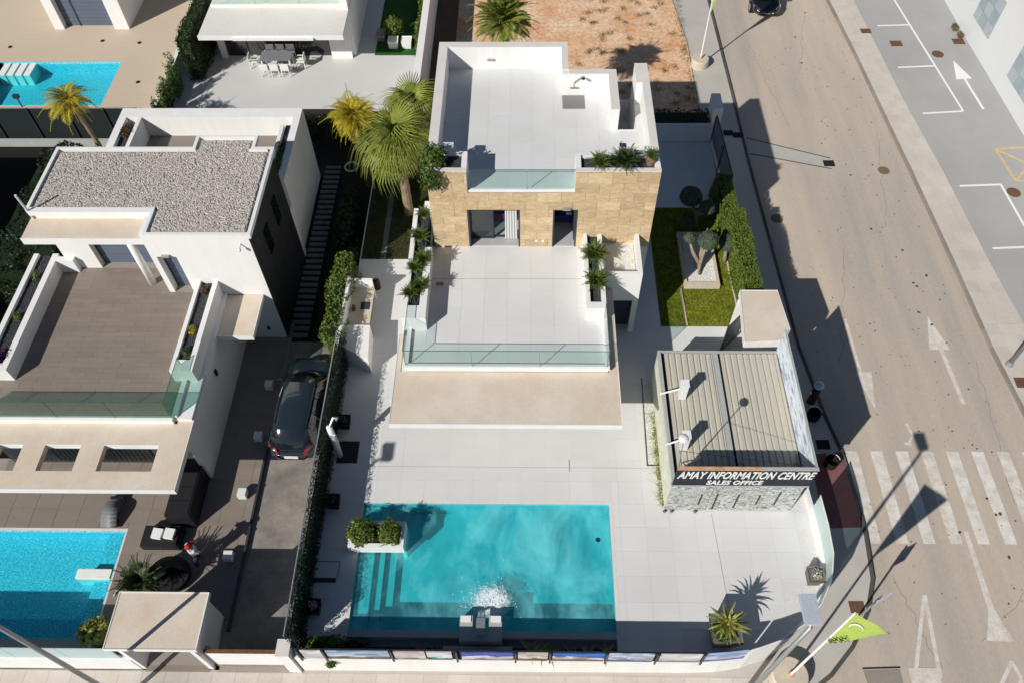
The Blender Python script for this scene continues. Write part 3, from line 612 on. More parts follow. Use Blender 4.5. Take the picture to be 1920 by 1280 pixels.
# banners
def banner_mat(i, sky_, mid, low, sc):
    m = bpy.data.materials.new('banner_print_%d' % i); m.use_nodes = True; nt = m.node_tree; L = nt.links; b = nt.nodes['Principled BSDF']; b.inputs['Roughness'].default_value = .5
    g = N(nt, 'ShaderNodeNewGeometry'); mp = N(nt, 'ShaderNodeMapping'); mp.inputs['Scale'].default_value = (sc, 1, 2.6*sc); mp.inputs['Location'].default_value = (i*3.1, 0, 0); L.new(g.outputs['Position'], mp.inputs[0])
    v = N(nt, 'ShaderNodeTexVoronoi'); v.inputs['Scale'].default_value = 1.6; v.distance = 'CHEBYCHEV'; L.new(mp.outputs[0], v.inputs['Vector'])
    n = N(nt, 'ShaderNodeTexNoise'); n.inputs['Scale'].default_value = 1.2; n.inputs['Detail'].default_value = 5; L.new(mp.outputs[0], n.inputs['Vector'])
    sx = N(nt, 'ShaderNodeSeparateXYZ'); L.new(g.outputs['Position'], sx.inputs[0]); mr = N(nt, 'ShaderNodeMapRange'); mr.inputs[1].default_value = 1.7; mr.inputs[2].default_value = 2.6; L.new(sx.outputs[2], mr.inputs[0])
    ad = N(nt, 'ShaderNodeMath', operation='MULTIPLY_ADD'); ad.inputs[1].default_value = .9; L.new(n.outputs[0], ad.inputs[0]); L.new(mr.outputs[0], ad.inputs[2])
    cr_ = N(nt, 'ShaderNodeValToRGB'); e = cr_.color_ramp; e.interpolation = 'CONSTANT'; e.elements[0].position = 0; e.elements[0].color = (*low, 1); e.elements[1].position = .98; e.elements[1].color = (*sky_, 1)
    q = e.elements.new(.72); q.color = (*mid, 1); q = e.elements.new(.86); q.color = (.75, .73, .72, 1)
    L.new(ad.outputs[0], cr_.inputs[0]); mx = N(nt, 'ShaderNodeMix', data_type='RGBA', blend_type='MULTIPLY'); mx.inputs[0].default_value = .6; L.new(cr_.outputs[0], mx.inputs[6]); sp2 = N(nt, 'ShaderNodeSeparateColor'); L.new(v.outputs['Color'], sp2.inputs[0]); L.new(sp2.outputs[0], mx.inputs[7]); L.new(mx.outputs[2], b.inputs['Base Color']); return m
BX = [(-7.1, -6.45, (.75, .76, .78), (.7, .7, .72), (.6, .62, .66)), (-6.3, -4.3, (.35, .5, .7), (.5, .42, .42), (.12, .12, .13)), (-4.15, -3.15, (.6, .5, .5), (.7, .66, .66), (.2, .16, .15)), (-3.1, -2.3, (.7, .7, .72), (.1, .55, .6), (.1, .1, .1)),
      (-2.0, -.35, (.05, .09, .42), (.6, .55, .62), (.3, .3, .32)), (-.2, .75, (.5, .45, .42), (.45, .25, .12), (.15, .10, .07)), (.9, 2.55, (.03, .17, .62), (.6, .35, .2), (.2, .17, .15)), (2.65, 4.1, (.55, .66, .8), (.7, .68, .7), (.08, .16, .45)),
      (4.3, 5.6, (.72, .72, .74), (.5, .5, .52), (.25, .27, .3))]
for i, (a, b, c1, c2, c3) in enumerate(BX):
    part('banner', MB().box(a, b, 7.045, 7.075, 1.74, 2.62), banner_mat(i, c1, c2, c3, 1.1), bw, ['plain white banner panel', 'blue and rose photo banner', 'grey and rose photo banner', 'white and teal photo banner', 'navy photo banner', 'brown photo banner', 'deep blue photo banner', 'pale blue photo banner with car', 'white photo banner with dark marks'][i])
part('backing_rail', MB().box(-7.3, 5.7, 7.08, 7.12, 1.70, 2.66), DARK, bw)
def slanted(pts, m, lab):
    part('banner', MB().wall(pts, .03, 1.74, 2.62), m, bw, lab)
slanted([(5.7, 7.06), (6.45, 7.12), (7.05, 7.19)], banner_mat(20, (.35, .5, .8), (.5, .5, .66), (.1, .2, .5), 1.2), 'sky blue photo banner on the curve')
slanted([(7.15, 7.2), (7.45, 7.28), (8.1, 7.5)], PAINTW, 'plain white banner on the curve')
slanted([(8.15, 7.52), (8.55, 7.72)], banner_mat(22, (.25, .25, .6), (.5, .4, .6), (.3, .3, .5), 2), 'violet photo banner at the end of the curve')
for x in [-7.2, -6.38, -4.22, -2.15, -.28, .82, 2.6, 4.2, 5.66]: part('post', MB().box(x-.03, x+.03, 7.0, 7.05, 1.6, 2.68), FRAME, bw)
Gp = [(8.55, 7.72), (9.05, 8.03), (9.7, 8.68), (10.22, 9.5), (10.46, 10.4), (10.5, 11.4), (10.46, 12.5)]
for a, b in zip(Gp, Gp[1:]):
    part('glass_panel', MB().wall([(a[0]-.06, a[1]), (b[0]-.06, b[1])], .015, 1.67, 2.62), GLE, bw)
part('top_rail', MB().wall([(x-.075, y-.005) for x, y in Gp], .03, 2.62, 2.66), GLE if False else PAINTW, bw)
pots_e = None

# ---------------------------------------------------------------- main villa
ZT, ZR, ZP = 4.35, 7.35, 8.4
v = thing('white_villa', 'large white villa with sandstone front, roof terrace and glass balconies', 'villa', (0, 22.6, 0))
HX0, HX1, HY0, HY1 = -3.72, 4.98, 22.66, 30.65
k = MB()
k.box(HX0, HX1, HY0, 26.2, .5, ZT-.01)                       # below the terrace level
k.box(HX0, -2.30, HY0, 25.6, ZT-.01, 6.45); k.box(-.24, 1.06, HY0, 25.6, ZT-.01, 6.45); k.box(2.02, HX1, HY0, 25.6, ZT-.01, 6.45)
k.box(HX0, HX1, HY0, 25.6, 6.45, ZR-.006); k.box(HX0, HX1, 25.6, 26.2, ZT-.01, ZR-.006)
k.box(HX0, 3.68, 26.2, 28.75, .5, ZR-.006); k.box(HX0, 1.72, 28.75, HY1, .5, ZR-.006)
k.box(4.47, HX1, 26.2, 29.15, .5, ZR-.006); k.box(3.68, 4.47, 26.2, 29.0, .5, 5.6); k.box(3.68, 4.47, 29.0, 29.15, .5, 6.6)
part('wall', k, WHITE, v)
# parapets
k = MB(); Z1 = ZP
k.box(HX0, -3.37, 23.75, 30.3, ZR, Z1); k.box(HX0, 1.72, 30.3, HY1, ZR, Z1); k.box(1.48, 1.72, 28.75, 30.3, ZR, Z1); k.box(1.48, 3.68, 28.45, 28.75, ZR, Z1)
k.box(3.36, 3.68, 26.2, 28.45, ZR, Z1); k.box(4.70, HX1, 23.62, 27.9, ZR, Z1); k.box(4.47, HX1, 27.9, 29.15, ZR, Z1); k.box(3.68, 4.47, 26.2-.0, 26.26, ZR-.02, ZR+.01)
part('parapet', k, WHITE, v)
k = MB()
for q in ((HX0-.01, -3.36, 23.75, 30.3), (HX0-.01, 1.73, 30.3, HY1+.01), (1.47, 1.73, 28.76, 30.3), (1.73, 3.69, 28.45, 28.76), (3.35, 3.69, 26.19, 28.45), (4.69, HX1+.01, 23.62, 27.9), (4.46, HX1+.01, 27.9, 29.16)): k.box(q[0], q[1], q[2], q[3], Z1, Z1+.025)
part('coping', k, WHITE2, v)
tilefloor(v, 'roof_tile', (-3.37, 4.70, HY0+.06, 30.3), ZR, .9, .9, DECK, holes=((1.48, 4.7, 28.45, 31), (3.36, 4.47, 26.2, 31), (-3.72, -2.2, 22.0, 23.75), (1.84, 4.98, 22.0, 23.5)), gap=.006)
part('shower_tray', MB().box(1.5, 2.42, 27.57, 28.44, ZR, ZR+.02), mat('grey_mat', (.23, .22, .215), .8, .1), v)
k = MB(); k.tube([(1.95, 28.41, ZR+.4), (1.95, 28.38, ZR+.7), (2.3, 28.37, ZR+1.02), (2.32, 28.2, ZR+1.04)], .018, 6); k.tube([(1.8, 28.4, ZR+.42), (2.15, 28.4, ZR+.42)], .03, 6); k.lathe(2.32, 28.18, [(.09, ZR+1.02), (.09, ZR+1.04)], 12)
part('shower_fitting', k, CHROME, v)
part('wall_light', MB().box(-1.7, -1.38, 30.24, 30.3, ZR+.42, ZR+.5), METAL, v)
# roof planters
for (a, b, c, e, nm) in ((HX0, -2.22, HY0, 23.75, 0), (1.84, HX1, HY0, 23.62, 1)):
    k = MB(); k.box(a, b, c, c+.16, ZR-.02, ZP); k.box(a, a+.2, c+.16, e, ZR, ZP); k.box(b-.2, b, c+.16, e, ZR, ZP); k.box(a+.2, b-.2, e-.12, e, ZR, ZP-.08 if nm else ZP)
    part('planter_wall', k, WHITE, v); part('planter_coping', MB().box(a-.01, b+.01, c-.01, c+.17, ZP, ZP+.02), WHITE2, v)
    part('planter_bed', MB().box(a+.2, b-.2, c+.16, e-.12, ZR, ZP-.14), PEBD, v)
    part('pebbles', MB(), PEBD, v) if False else stuff('pebbles', stones('pebbles', [(a+.2, b-.2, c+.16, e-.12)], ZP-.14, 900, .035, PEBD, v), None, v)
# roof balustrade
part('curb', MB().box(-2.22, 1.84, HY0, HY0+.14, ZR-.02, ZR+.09), WHITE, v)
for a, b in ((-2.2, .0), (.02, 1.82)):
    g = part('glass_panel', MB().box(a, b, HY0+.06, HY0+.08, ZR+.09, ZP), GL, v)
    part('glass_rim', MB().box(a, b, HY0+.055, HY0+.085, ZP, ZP+.008).box(a, a+.012, HY0+.056, HY0+.084, ZR+.09, ZP), GLEDGE, g)
# sandstone facing
k = MB(); mo = (HY0-.006, HY0)
for a_, b_, c_, e_ in ((HX0, -2.30, ZT, 6.45), (-.24, 1.06, ZT, 6.45), (2.02, HX1, ZT, 6.45), (HX0, HX1, 6.452, ZR-.03), (HX0, -2.22, ZR-.028, ZP-.03), (1.84, HX1, ZR-.028, ZP-.03)): k.box(a_+.002, b_-.002, mo[0], mo[1], c_, e_)
part('shadow_mortar', k, mat('stone_joint', (.16, .11, .065), .9, .2, 3), v, stuff=True)  # dark mortar backing; the shadow in the joints is put into its colour
hol = [(-2.30, -.24, 0, 6.45), (1.06, 2.02, 0, 6.45)]
tilewall(v, 'stone_tile', HX0, HX1, ZT+.02, 6.45, HY0, .92, .42, [SANDST, SANDST, SANDST2], hol, proud=-.035)
tilewall(v, 'stone_tile', HX0, HX1, 6.45, ZR-.03, HY0, .92, .437, [SANDST, SANDST, SANDST2], (), proud=-.035)
for a, b in ((HX0, -2.22), (1.84, HX1)): tilewall(v, 'stone_tile', a, b, ZR-.03, ZP-.03, HY0, .92, .5, [SANDST, SANDST2], (), proud=-.035)
# openings
def leafbox(name, x0, x1, y, z0, z1, fr, m, parent):
    k = MB(); k.box(x0, x0+fr, y-.03, y+.03, z0, z1); k.box(x1-fr, x1, y-.03, y+.03, z0, z1); k.box(x0+fr, x1-fr, y-.03, y+.03, z1-fr, z1); k.box(x0+fr, x1-fr, y-.03, y+.03, z0, z0+fr)
    return part(name, k, m, parent)
rm = part('window', MB().box(-2.30, -2.24, HY0-.03, HY0+.5, ZT, 6.45).box(-.30, -.24, HY0-.03, HY0+.5, ZT, 6.45).box(-2.24, -.30, HY0-.03, HY0+.5, 6.40, 6.449), FRAME, v)
for a, b in ((-2.24, -1.32), (-1.36, -.5)):
    leafbox('frame', a, b, HY0+(.42 if a < -2 else .5), ZT+.03, 6.40, .07, FRAME, rm)
part('pane', MB().box(-2.17, -1.39, HY0+.41, HY0+.42, ZT+.1, 6.33), GLW, rm)
k = MB()
for i in range(9): k.tube([(-.82+i*.055, HY0+.36+.03*(i % 2), ZT+.04), (-.80+i*.05, HY0+.34+.03*(i % 2), 6.38)], .035, 6)
part('curtain', k, CURT, rm)
k = MB().box(-2.30, -.24, HY0+.02, 25.6, ZT-.008, ZT+.004); part('room_floor', k, mat('room_floor', (.42, .42, .42), .5, .05), rm)
dr_ = part('door', MB().box(1.06, 1.11, HY0-.03, HY0+.35, ZT, 6.45).box(1.97, 2.02, HY0-.03, HY0+.35, ZT, 6.45).box(1.11, 1.97, HY0-.03, HY0+.35, 6.40, 6.449), FRAME, v)
part('room_floor', MB().box(1.11, 1.97, HY0+.02, 25.6, ZT-.008, ZT+.004), mat('room_floor', (.42, .42, .42)), dr_)
part('door_leaf', MB().box(1.93, 1.968, HY0+.35, 23.9, ZT+.01, 6.38), FRAME, dr_)
part('wall_lamp', MB().box(1.42, 1.72, HY0-.14, HY0-.04, 6.50, 6.58), METAL, v)
for x in (.42, .68): part('socket', MB().box(x-.05, x+.05, HY0-.055, HY0-.04, ZT+.3, ZT+.4), PAINTW, v)
am = thing('armchair', 'purple armchair standing inside behind the sliding window', 'armchair', (-.95, 24.3, ZT))
part('seat', MB().box(-1.3, -.6, 24.0, 24.6, ZT+.15, ZT+.48), PURP, am); part('backrest', MB().box(-1.3, -.6, 24.6, 24.78, ZT+.15, ZT+1.0), PURP, am)
for x in (-1.42, -.6): part('armrest', MB().box(x, x+.12, 24.0, 24.75, ZT+.15, ZT+.65), PURP, am)
bd = thing('bed', 'bed with a navy cover seen through the open terrace door', 'bed', (1.5, 24.6, ZT))
part('mattress', MB().box(1.15, 1.9, 23.9, 25.5, ZT+.2, ZT+.5), NAVY, bd); part('pillow', MB().box(1.65, 1.88, 23.95, 24.5, ZT+.5, ZT+.6), CURT, bd); part('bed_base', MB().box(1.2, 1.86, 24.0, 25.4, ZT+.005, ZT+.2), FRAME, bd)
# first-floor terrace
TX0, TX1, TY0 = -4.42, 3.03, 16.62
k = MB(); k.box(TX0, TX1, TY0, HY0, 4.0, ZT-.006); k.box(-4.6, TX0, 16.75+1.6, 24.05, 4.0, ZT-.006); k.box(-4.42, 2.9, 17.7, HY0, .5, 4.0); part('terrace_slab', k, WHITE, v)
k = MB(); k.box(TX0-.04, TX1+.04, TY0-.04, TY0+.14, ZT-.03, ZT+.12); k.box(TX0-.04, TX0+.12, TY0+.14, 18.35, ZT-.03, ZT+.12); k.box(TX1-.12, TX1+.04, TY0+.14, 18.85, ZT-.03, ZT+.12); part('terrace_curb', k, WHITE, v)
tilefloor(v, 'terrace_tile', (TX0+.12, TX1-.12, TY0+.14, HY0-.04), ZT, .9, .9, DECK, holes=((-5, -3.73, 18.35, 24), (2.28, 3.2, 18.85, 24)), gap=.006)
part('expansion_joint', MB().box(-3.7, 2.2, 20.90, 20.915, ZT, ZT+.003), KERB, v)
# lower canopy
k = MB(); k.box(-4.78, 3.40, 14.38, TY0-.04, 3.98, 4.2); k.box(TX1+.04, 3.40, TY0-.04, 20.5, 3.98, 4.2); k.box(-4.78, TX0-.18, TY0-.04, 18.3, 3.98, 4.2)
part('canopy', k, BEIGE, v); part('canopy_fascia', MB().box(-4.80, 3.42, 14.34, 14.38, 3.96, 4.215).box(3.40, 3.42, 14.38, 20.5, 3.96, 4.215).box(-4.80, -4.78, 14.38, 18.3, 3.96, 4.215), WHITE, v)
wd = part('window', MB().box(-4.3, -4.22, 17.62, 17.7, ZD, 3.98).box(2.7, 2.8, 17.62, 17.7, ZD, 3.98).box(-.8, -.7, 17.62, 17.7, ZD, 3.98), FRAME, v)
part('pane', MB().box(-4.2, 2.7, 17.66, 17.69, ZD+.02, 3.9), CARG, wd)
# terrace planters
def planter(x0, x1, y0, y1, soil, zt, zb, ys=None, lab=None):
    ys = ys or y0+.35
    k = MB(); k.box(x0, soil[0], y0, y1, zb, zt); k.box(soil[1], x1, y0, soil[2] if len(soil) > 2 else y1, zb, zt); k.box(soil[0], soil[1], y0, ys, zb, zt)
    part('planter_wall', k, WHITE, v); part('planter_bed', MB().box(soil[0], soil[1], ys, y1, zb, zt-.16), PEBD, v)
    stuff('pebbles', stones('pebbles', [(soil[0], soil[1], ys, y1)], zt-.16, 1300, .035, PEBD, v), None, v)
planter(-4.62, -3.73, 18.35, 24.05, (-4.44, -4.0, 21.9), 5.1, ZT-.35, 18.95)
planter(2.28, 3.03, 18.85, HY0-.04, (2.44, 2.86), 5.1, ZT-.35, 19.15)
part('floor_drain', MB().box(-3.55, -3.25, 20.55, 20.7, ZT, ZT+.03), TERRA, v)
# terrace glass
def glassrun(parent, a, b, n, z0, z1, m, gap=.012, t=.018, nm='glass_panel'):
    a, b = Vector(a), Vector(b); Ln = (b-a).length; dr = (b-a)/Ln
    for i in range(n):
        p = a+dr*(Ln*i/n+gap/2); q = a+dr*(Ln*(i+1)/n-gap/2)
        g = part(nm, MB().wall([tuple(p), tuple(q)], t, z0, z1), m, parent)
        nn = Vector((dr.y, -dr.x))*.002
        part('glass_rim', MB().wall([tuple(p+nn), tuple(q+nn)], t+.006, z1, z1+.009).wall([tuple(q-dr*.012+nn), tuple(q+nn)], t+.006, z0, z1), GLEDGE, g)
glassrun(v, (TX0+.03, TY0+.03), (TX1-.05, TY0+.03), 3, ZT+.12, 5.4, GL)
glassrun(v, (TX0+.02, 18.9), (TX0+.02, TY0+.06), 1, ZT+.12, 5.4, GL); glassrun(v, (TX1-.03, TY0+.06), (TX1-.03, 18.85), 1, ZT+.12, 5.4, GL)
# stair block to the east of the terrace
k = MB(); k.box(3.05, 3.18, 20.55, HY0, 3.3, 4.6); k.box(4.36, 4.52, 20.55, HY0, .5, 5.1); k.box(3.18, 4.36, 20.55, 20.67, 3.45, 5.1); k.box(3.18, 4.36, 20.67, HY0-.02, 3.45, 4.55); k.box(4.3, 4.36, 20.55, 20.67, ZD, 3.45); k.box(3.03, 3.18, 20.55, 20.9, .5, 3.3); part('stair_block', k, WHITE, v)
part('door', MB().box(3.18, 4.3, 20.95, 21.0, ZD, 3.45), FRAME, v)
part('white_pebble_bed', MB().box(3.2, 4.34, 20.69, HY0-.04, 4.55, 4.6), PEBW, v)
stuff('white_pebbles', stones('white_pebbles', [(3.2, 4.34, 20.7, HY0-.06)], 4.6, 900, .03, PEBW, v), None, v)
# west side passage wall bits, ground-floor strip
part('side_wall', MB().box(-4.4, -3.9, HY0, 25.6, .5, 4.0), WHITE, v)

# ================================================================ EAST GARDEN
gd = struct('lawn_ground', MB().box(GX0, GX1-.15, GY0, GY1, 0, ZD-.004), TURF)
pts = np.stack([rng.uniform(GX0+.03, 9.15, 26000), rng.uniform(GY0+.03, GY1-.05, 26000)], -1)
stuff('grass', blades('grass', pts, ZD-.004, .06, .018, GRASS), 'short green lawn beside the villa east wall')
for x0, y0, x1, y1 in ((6.85, 20.86, 6.80, 22.9), (9.12, 20.9, 9.05, 24.6)):
    line(gd, 'lawn_edging', (x0, y0), (x1, y1), .07, CREAM, ZD+.05)
gb = thing('garden_bed', 'stone edged rectangular bed of white pebbles in the east lawn', 'garden bed', (7.7, 24.5, ZD))
k = MB(); 
for q in ((6.95, 8.5, 22.9, 23.12), (6.95, 7.08, 23.12, 26.1), (8.37, 8.5, 23.12, 26.1), (7.08, 8.37, 25.98, 26.1)): part('edging_stone', MB().box(*q, ZD-.05, ZD+.24), BARK if False else CREAM, gb)
part('white_pebble_bed', MB().box(7.08, 8.37, 23.12, 25.98, ZD-.04, ZD+.14), PEBW, gb)
stuff('pebbles', stones('pebbles', [(7.08, 8.37, 23.12, 25.98)], ZD+.14, 1500, .035, PEBW, gb), None, gb)
def pompom(label, base, trunkpts, balls, m=LEAFB):
    t = thing('topiary_tree', label, 'topiary tree', base); og = ORG[t.name]
    k = MB()
    for tp in trunkpts: k.tube(tp, [.13-.09*i/(len(tp)-1) for i in range(len(tp))], 7)
    part('trunk', k, BARK, t, smooth=True)
    for c, r in balls:
        P, u = ellip(c, (r, r, r*.85), int(5200*r*r*4), .12, .03); V, F = leafcloud(P, u, .035, jit=.5); link('leaf_ball', cloudmesh('leaf_ball', V, F, m, og), t)
        part('leaf_core', MB().ball(c, r*.9, r*.9, r*.76), LEAFD, t)
pompom('olive topiary with two clipped balls in the white pebble bed', (7.7, 23.7, ZD),
       [[(7.72, 23.6, ZD), (7.66, 23.9, ZD+.5), (7.8, 24.1, ZD+1.1), (7.9, 24.1, ZD+1.5)], [(7.66, 23.9, ZD+.5), (7.35, 24.3, ZD+.9), (7.15, 24.45, ZD+1.4)], [(7.7, 24.0, ZD+.6), (7.9, 24.9, ZD+.9), (8.1, 25.4, ZD+1.2)]],
       [((7.88, 24.2, ZD+1.7), .45), ((7.15, 24.5, ZD+1.55), .27)])
pompom('clipped cloud topiary with dark balls behind the pebble bed, shaded by the villa', (7.9, 26.6, ZD),
       [[(7.9, 26.6, ZD), (7.8, 26.7, ZD+.8), (7.5, 27.1, ZD+1.3)], [(7.8, 26.7, ZD+.8), (8.1, 26.5, ZD+1.2)], [(7.8, 26.7, ZD+.8), (8.4, 26.4, ZD+1.2)]],
       [((7.5, 27.1, ZD+1.5), .5), ((8.14, 26.4, ZD+1.5), .36), ((8.5, 26.75, ZD+1.2), .28), ((7.35, 26.2, ZD+.75), .34)])
pompom('low clipped topiary ball between the pebble bed and the street hedge', (8.9, 24.6, ZD), [[(8.95, 24.5, ZD), (8.9, 24.6, ZD+.7)]], [((8.95, 24.75, ZD+1.0), .42)])
hedge('garden_hedge', 'clipped conifer hedge along the street side of the lawn, front section', 'hedge', 9.15, 9.83, 21.4, 26.3, ZD, 2.95, 20000, LEAFH, .04, .10, 'hedges on the street side of the garden')
hedge('garden_hedge', 'taller dark conifer hedge behind, next to the sliding street gate', 'hedge', 8.85, 9.5, 26.35, 28.6, ZD, 2.85, 7000, LEAFH, .045, .1, 'hedges on the street side of the garden')
ew = thing('garden_wall', 'low white wall between the garden and the west pavement', 'wall', (9.9, 25, 0))
part('wall', MB().wall([(10.1, 18.6), (10.0, 21.0), (9.86, 24), (9.72, 26.5), (9.58, 29.2), (9.48, 32.9), (9.43, 34.2)], -.14, 0, 1.55) if False else MB().wall([(9.43, 34.25), (9.48, 32.9), (9.58, 29.2), (9.72, 26.5), (9.86, 24), (10.0, 21.0)], .14, 0, 1.6), WHITE, ew)
nw = thing('north_wall', 'white wall closing the carport yard, in the villa shadow', 'wall', (7.4, 32.7, ZD)); part('wall', MB().box(5.0, 9.42, 32.62, 32.78, 0, 2.35), WHITE, nw)
part('coping', MB().box(5.0, 9.42, 32.6, 32.8, 2.35, 2.37), WHITE2, nw)
hedge('dark_cover_hedge', 'dark leafy box standing in for a dark cover behind the carport yard wall', 'hedge', 5.3, 9.3, 32.95, 34.1, .2, 2.2, 3500, LEAFD, .06, .05)  # made-up hedge in place of a dark shade cloth
gt = thing('sliding_gate', 'tall grey panelled street gate beside the carport yard', 'gate', (9.5, 30, 0))
part('gate_panel', MB().wall([(9.36, 32.5), (9.5, 28.3)], .04, ZD, 3.0), GREY, gt)
k = MB(); k.wall([(9.35, 32.55), (9.49, 28.25)], .06, 3.0, 3.06); k.wall([(9.35, 32.55), (9.49, 28.25)], .06, ZD-.02, ZD+.04)
for y_ in (32.5, 30.4, 28.3): x_ = 9.35+(32.5-y_)*.033; k.box(x_-.03, x_+.06, y_-.04, y_+.04, ZD, 3.0)
part('frame', k, FRAME, gt)
part('pillar', MB().box(9.3, 9.75, 33.0, 34.2, 0, 3.1), WHITE, gt)
# entry porch to the street
ep = thing('entry_porch', 'beige flat-roofed entry porch opening to the west pavement', 'porch', (9.4, 20, 0))
part('roof', MB().prism([(8.7, 21.02), (10.13, 21.02), (10.28, 19.1), (10.02, 18.62), (8.48, 18.5)], 3.2, 3.5), BEIGE, ep)
k = MB().prism([(8.75, 20.95), (10.08, 20.95), (10.1, 20.8), (8.74, 20.8)], 0, 3.2); k.prism([(8.55, 18.55), (9.95, 18.68), (10.0, 18.85), (8.56, 18.75)], 0, 3.2); k.box(8.6, 8.72, 20.3, 20.8, ZD, 3.2)
k.prism([(9.86, 17.98), (9.98, 18.66), (10.08, 18.62), (9.96, 17.98)], 0, 3.4); part('wall', k, WHITE, ep)
part('roof_edge', MB().wall([(8.47, 18.48), (10.03, 18.60), (10.3, 19.09), (10.15, 21.04), (8.68, 21.04), (8.47, 18.48)], -.02, 3.19, 3.52), WHITE, ep)
og_ = thing('open_gate', 'black framed pedestrian gate leaf standing open by the porch', 'gate', (8.4, 20, ZD))
gp = [Vector((8.85, 20.35)), Vector((8.02, 19.5))]
def quadframe(parent, a, b, z0, z1, w, m, name='frame'):
    k = MB(); dr = (b-a).normalized()
    k.wall([tuple(a), tuple(b)], .06, z1-w, z1); k.wall([tuple(a), tuple(b)], .06, z0, z0+w); k.wall([tuple(a), tuple(a+dr*w)], .06, z0+w, z1-w); k.wall([tuple(b-dr*w), tuple(b)], .06, z0+w, z1-w); return part(name, k, m, parent)
quadframe(og_, gp[0], gp[1], ZD+.05, 3.1, .10, FRAME); part('pane', MB().wall([(8.78, 20.26), (8.10, 19.56)], .03, ZD+.15, 3.0), mat('grey_frosted_panel', (.20, .21, .205), .4, .1), og_)

# ================================================================ SALES OFFICE
cb = thing('sales_cabin', 'sales office cabin with corrugated roof, black sign and printed stone front', 'cabin', (7.5, 15, ZD))
CX0, CX1, CY0, CY1, CZ = 5.08, 9.66, 12.55, 18.05, 3.42
part('wall', MB().box(CX0, CX1, CY0, CY1, ZD, CZ), mat('cabin_wall', (.70, .69, .60), .7, .3, 2.2, .1, 8, .1, tint=(.50, .53, .38)), cb)
# printed stone mural
m = bpy.data.materials.new('stone_print'); m.use_nodes = True; nt = m.node_tree; L = nt.links; b = nt.nodes['Principled BSDF']; b.inputs['Roughness'].default_value = .6
g = N(nt, 'ShaderNodeNewGeometry'); mp = N(nt, 'ShaderNodeMapping'); mp.inputs['Scale'].default_value = (1, 1, 1.7); L.new(g.outputs['Position'], mp.inputs[0])
n1 = N(nt, 'ShaderNodeTexNoise'); n1.inputs['Scale'].default_value = 4.5; n1.inputs['Detail'].default_value = 9; n1.inputs['Roughness'].default_value = .75; n1.inputs['Distortion'].default_value = 2.0; L.new(mp.outputs[0], n1.inputs['Vector'])
c_ = N(nt, 'ShaderNodeValToRGB'); e = c_.color_ramp; e.elements[0].position = .40; e.elements[0].color = (.10, .10, .11, 1); e.elements[1].position = .60; e.elements[1].color = (.68, .69, .66, 1); q = e.elements.new(.47); q.color = (.33, .34, .33, 1); L.new(n1.outputs[0], c_.inputs[0])
n2 = N(nt, 'ShaderNodeTexNoise'); n2.inputs['Scale'].default_value = 1.0; L.new(g.outputs['Position'], n2.inputs['Vector']); mx = N(nt, 'ShaderNodeMix', data_type='RGBA', blend_type='MULTIPLY'); mr = N(nt, 'ShaderNodeMapRange'); mr.inputs[1].default_value = .5; mr.inputs[2].default_value = .75; L.new(n2.outputs[0], mr.inputs[0]); L.new(mr.outputs[0], mx.inputs[0])
L.new(c_.outputs[0], mx.inputs[6]); mx.inputs[7].default_value = (.86, .87, .76, 1); L.new(mx.outputs[2], b.inputs['Base Color'])
for i, (a, c) in enumerate(((CX0, 6.55), (6.57, 8.4), (8.42, CX1-.02))): part('stone_print_panel', MB().box(a, c, CY0-.06, CY0-.02, ZD+.02, CZ-.12), m, cb)
k = MB()
for x in (6.2, 6.75, 7.5, 8.25, 8.9): k.prism([(x, CY0-.08), (x+.05, CY0-.08), (x+.05, CY0-.062), (x, CY0-.062)], ZD+.05+random.random()*.6, CZ-.3-random.random()*.5)
part('dark_streaks', k, mat('dark_streak', (.06, .06, .065), .8, .3), cb)
k = MB()
for x in (5.0, 5.25, 6.1): k.ball((x+.08, CY0-.14, ZD+.05), .07, .06, .05, 8, 5)
part('sandbag', k, GREYP, cb, smooth=True)
def corrpanel(x0, x1, y0, y1, z, pitch=.235):
    k = MB(); xs = []; x = x0
    while x < x1-.05:
        w = min(pitch, x1-x); xs += [(x, 0), (x+w*.62, 0), (x+w*.70, -.035), (x+w*.92, -.035)]; x += w
    xs.append((x1, 0)); o = 0
    v = [(a, y0, z+h) for a, h in xs]+[(a, y1, z+h) for a, h in xs]; n = len(xs); k.add(v, [(i, i+1, n+i+1, n+i) for i in range(n-1)]); return k
part('roof_sheet', corrpanel(CX0+.22, 7.12, CY0+.1, CY1-.1, CZ+.06), CONTR, cb); part('roof_sheet', corrpanel(7.42, CX1-.06, CY0+.1, CY1-.1, CZ+.06), CONTR, cb)
part('roof_base', MB().box(CX0+.02, CX1-.02, CY0+.02, CY1-.02, CZ, CZ+.015), DARK, cb)
k = MB(); k.box(7.14, 7.34, CY0+.1, CY1-.1, CZ+.02, CZ+.055); part('roof_seam', k, CONTG, cb)
part('roof_trim', MB().box(CX0-.02, CX0+.09, CY0, CY1, CZ-.1, CZ+.12).box(CX0+.09, CX1, CY1-.07, CY1, CZ-.1, CZ+.11), CONTG, cb)
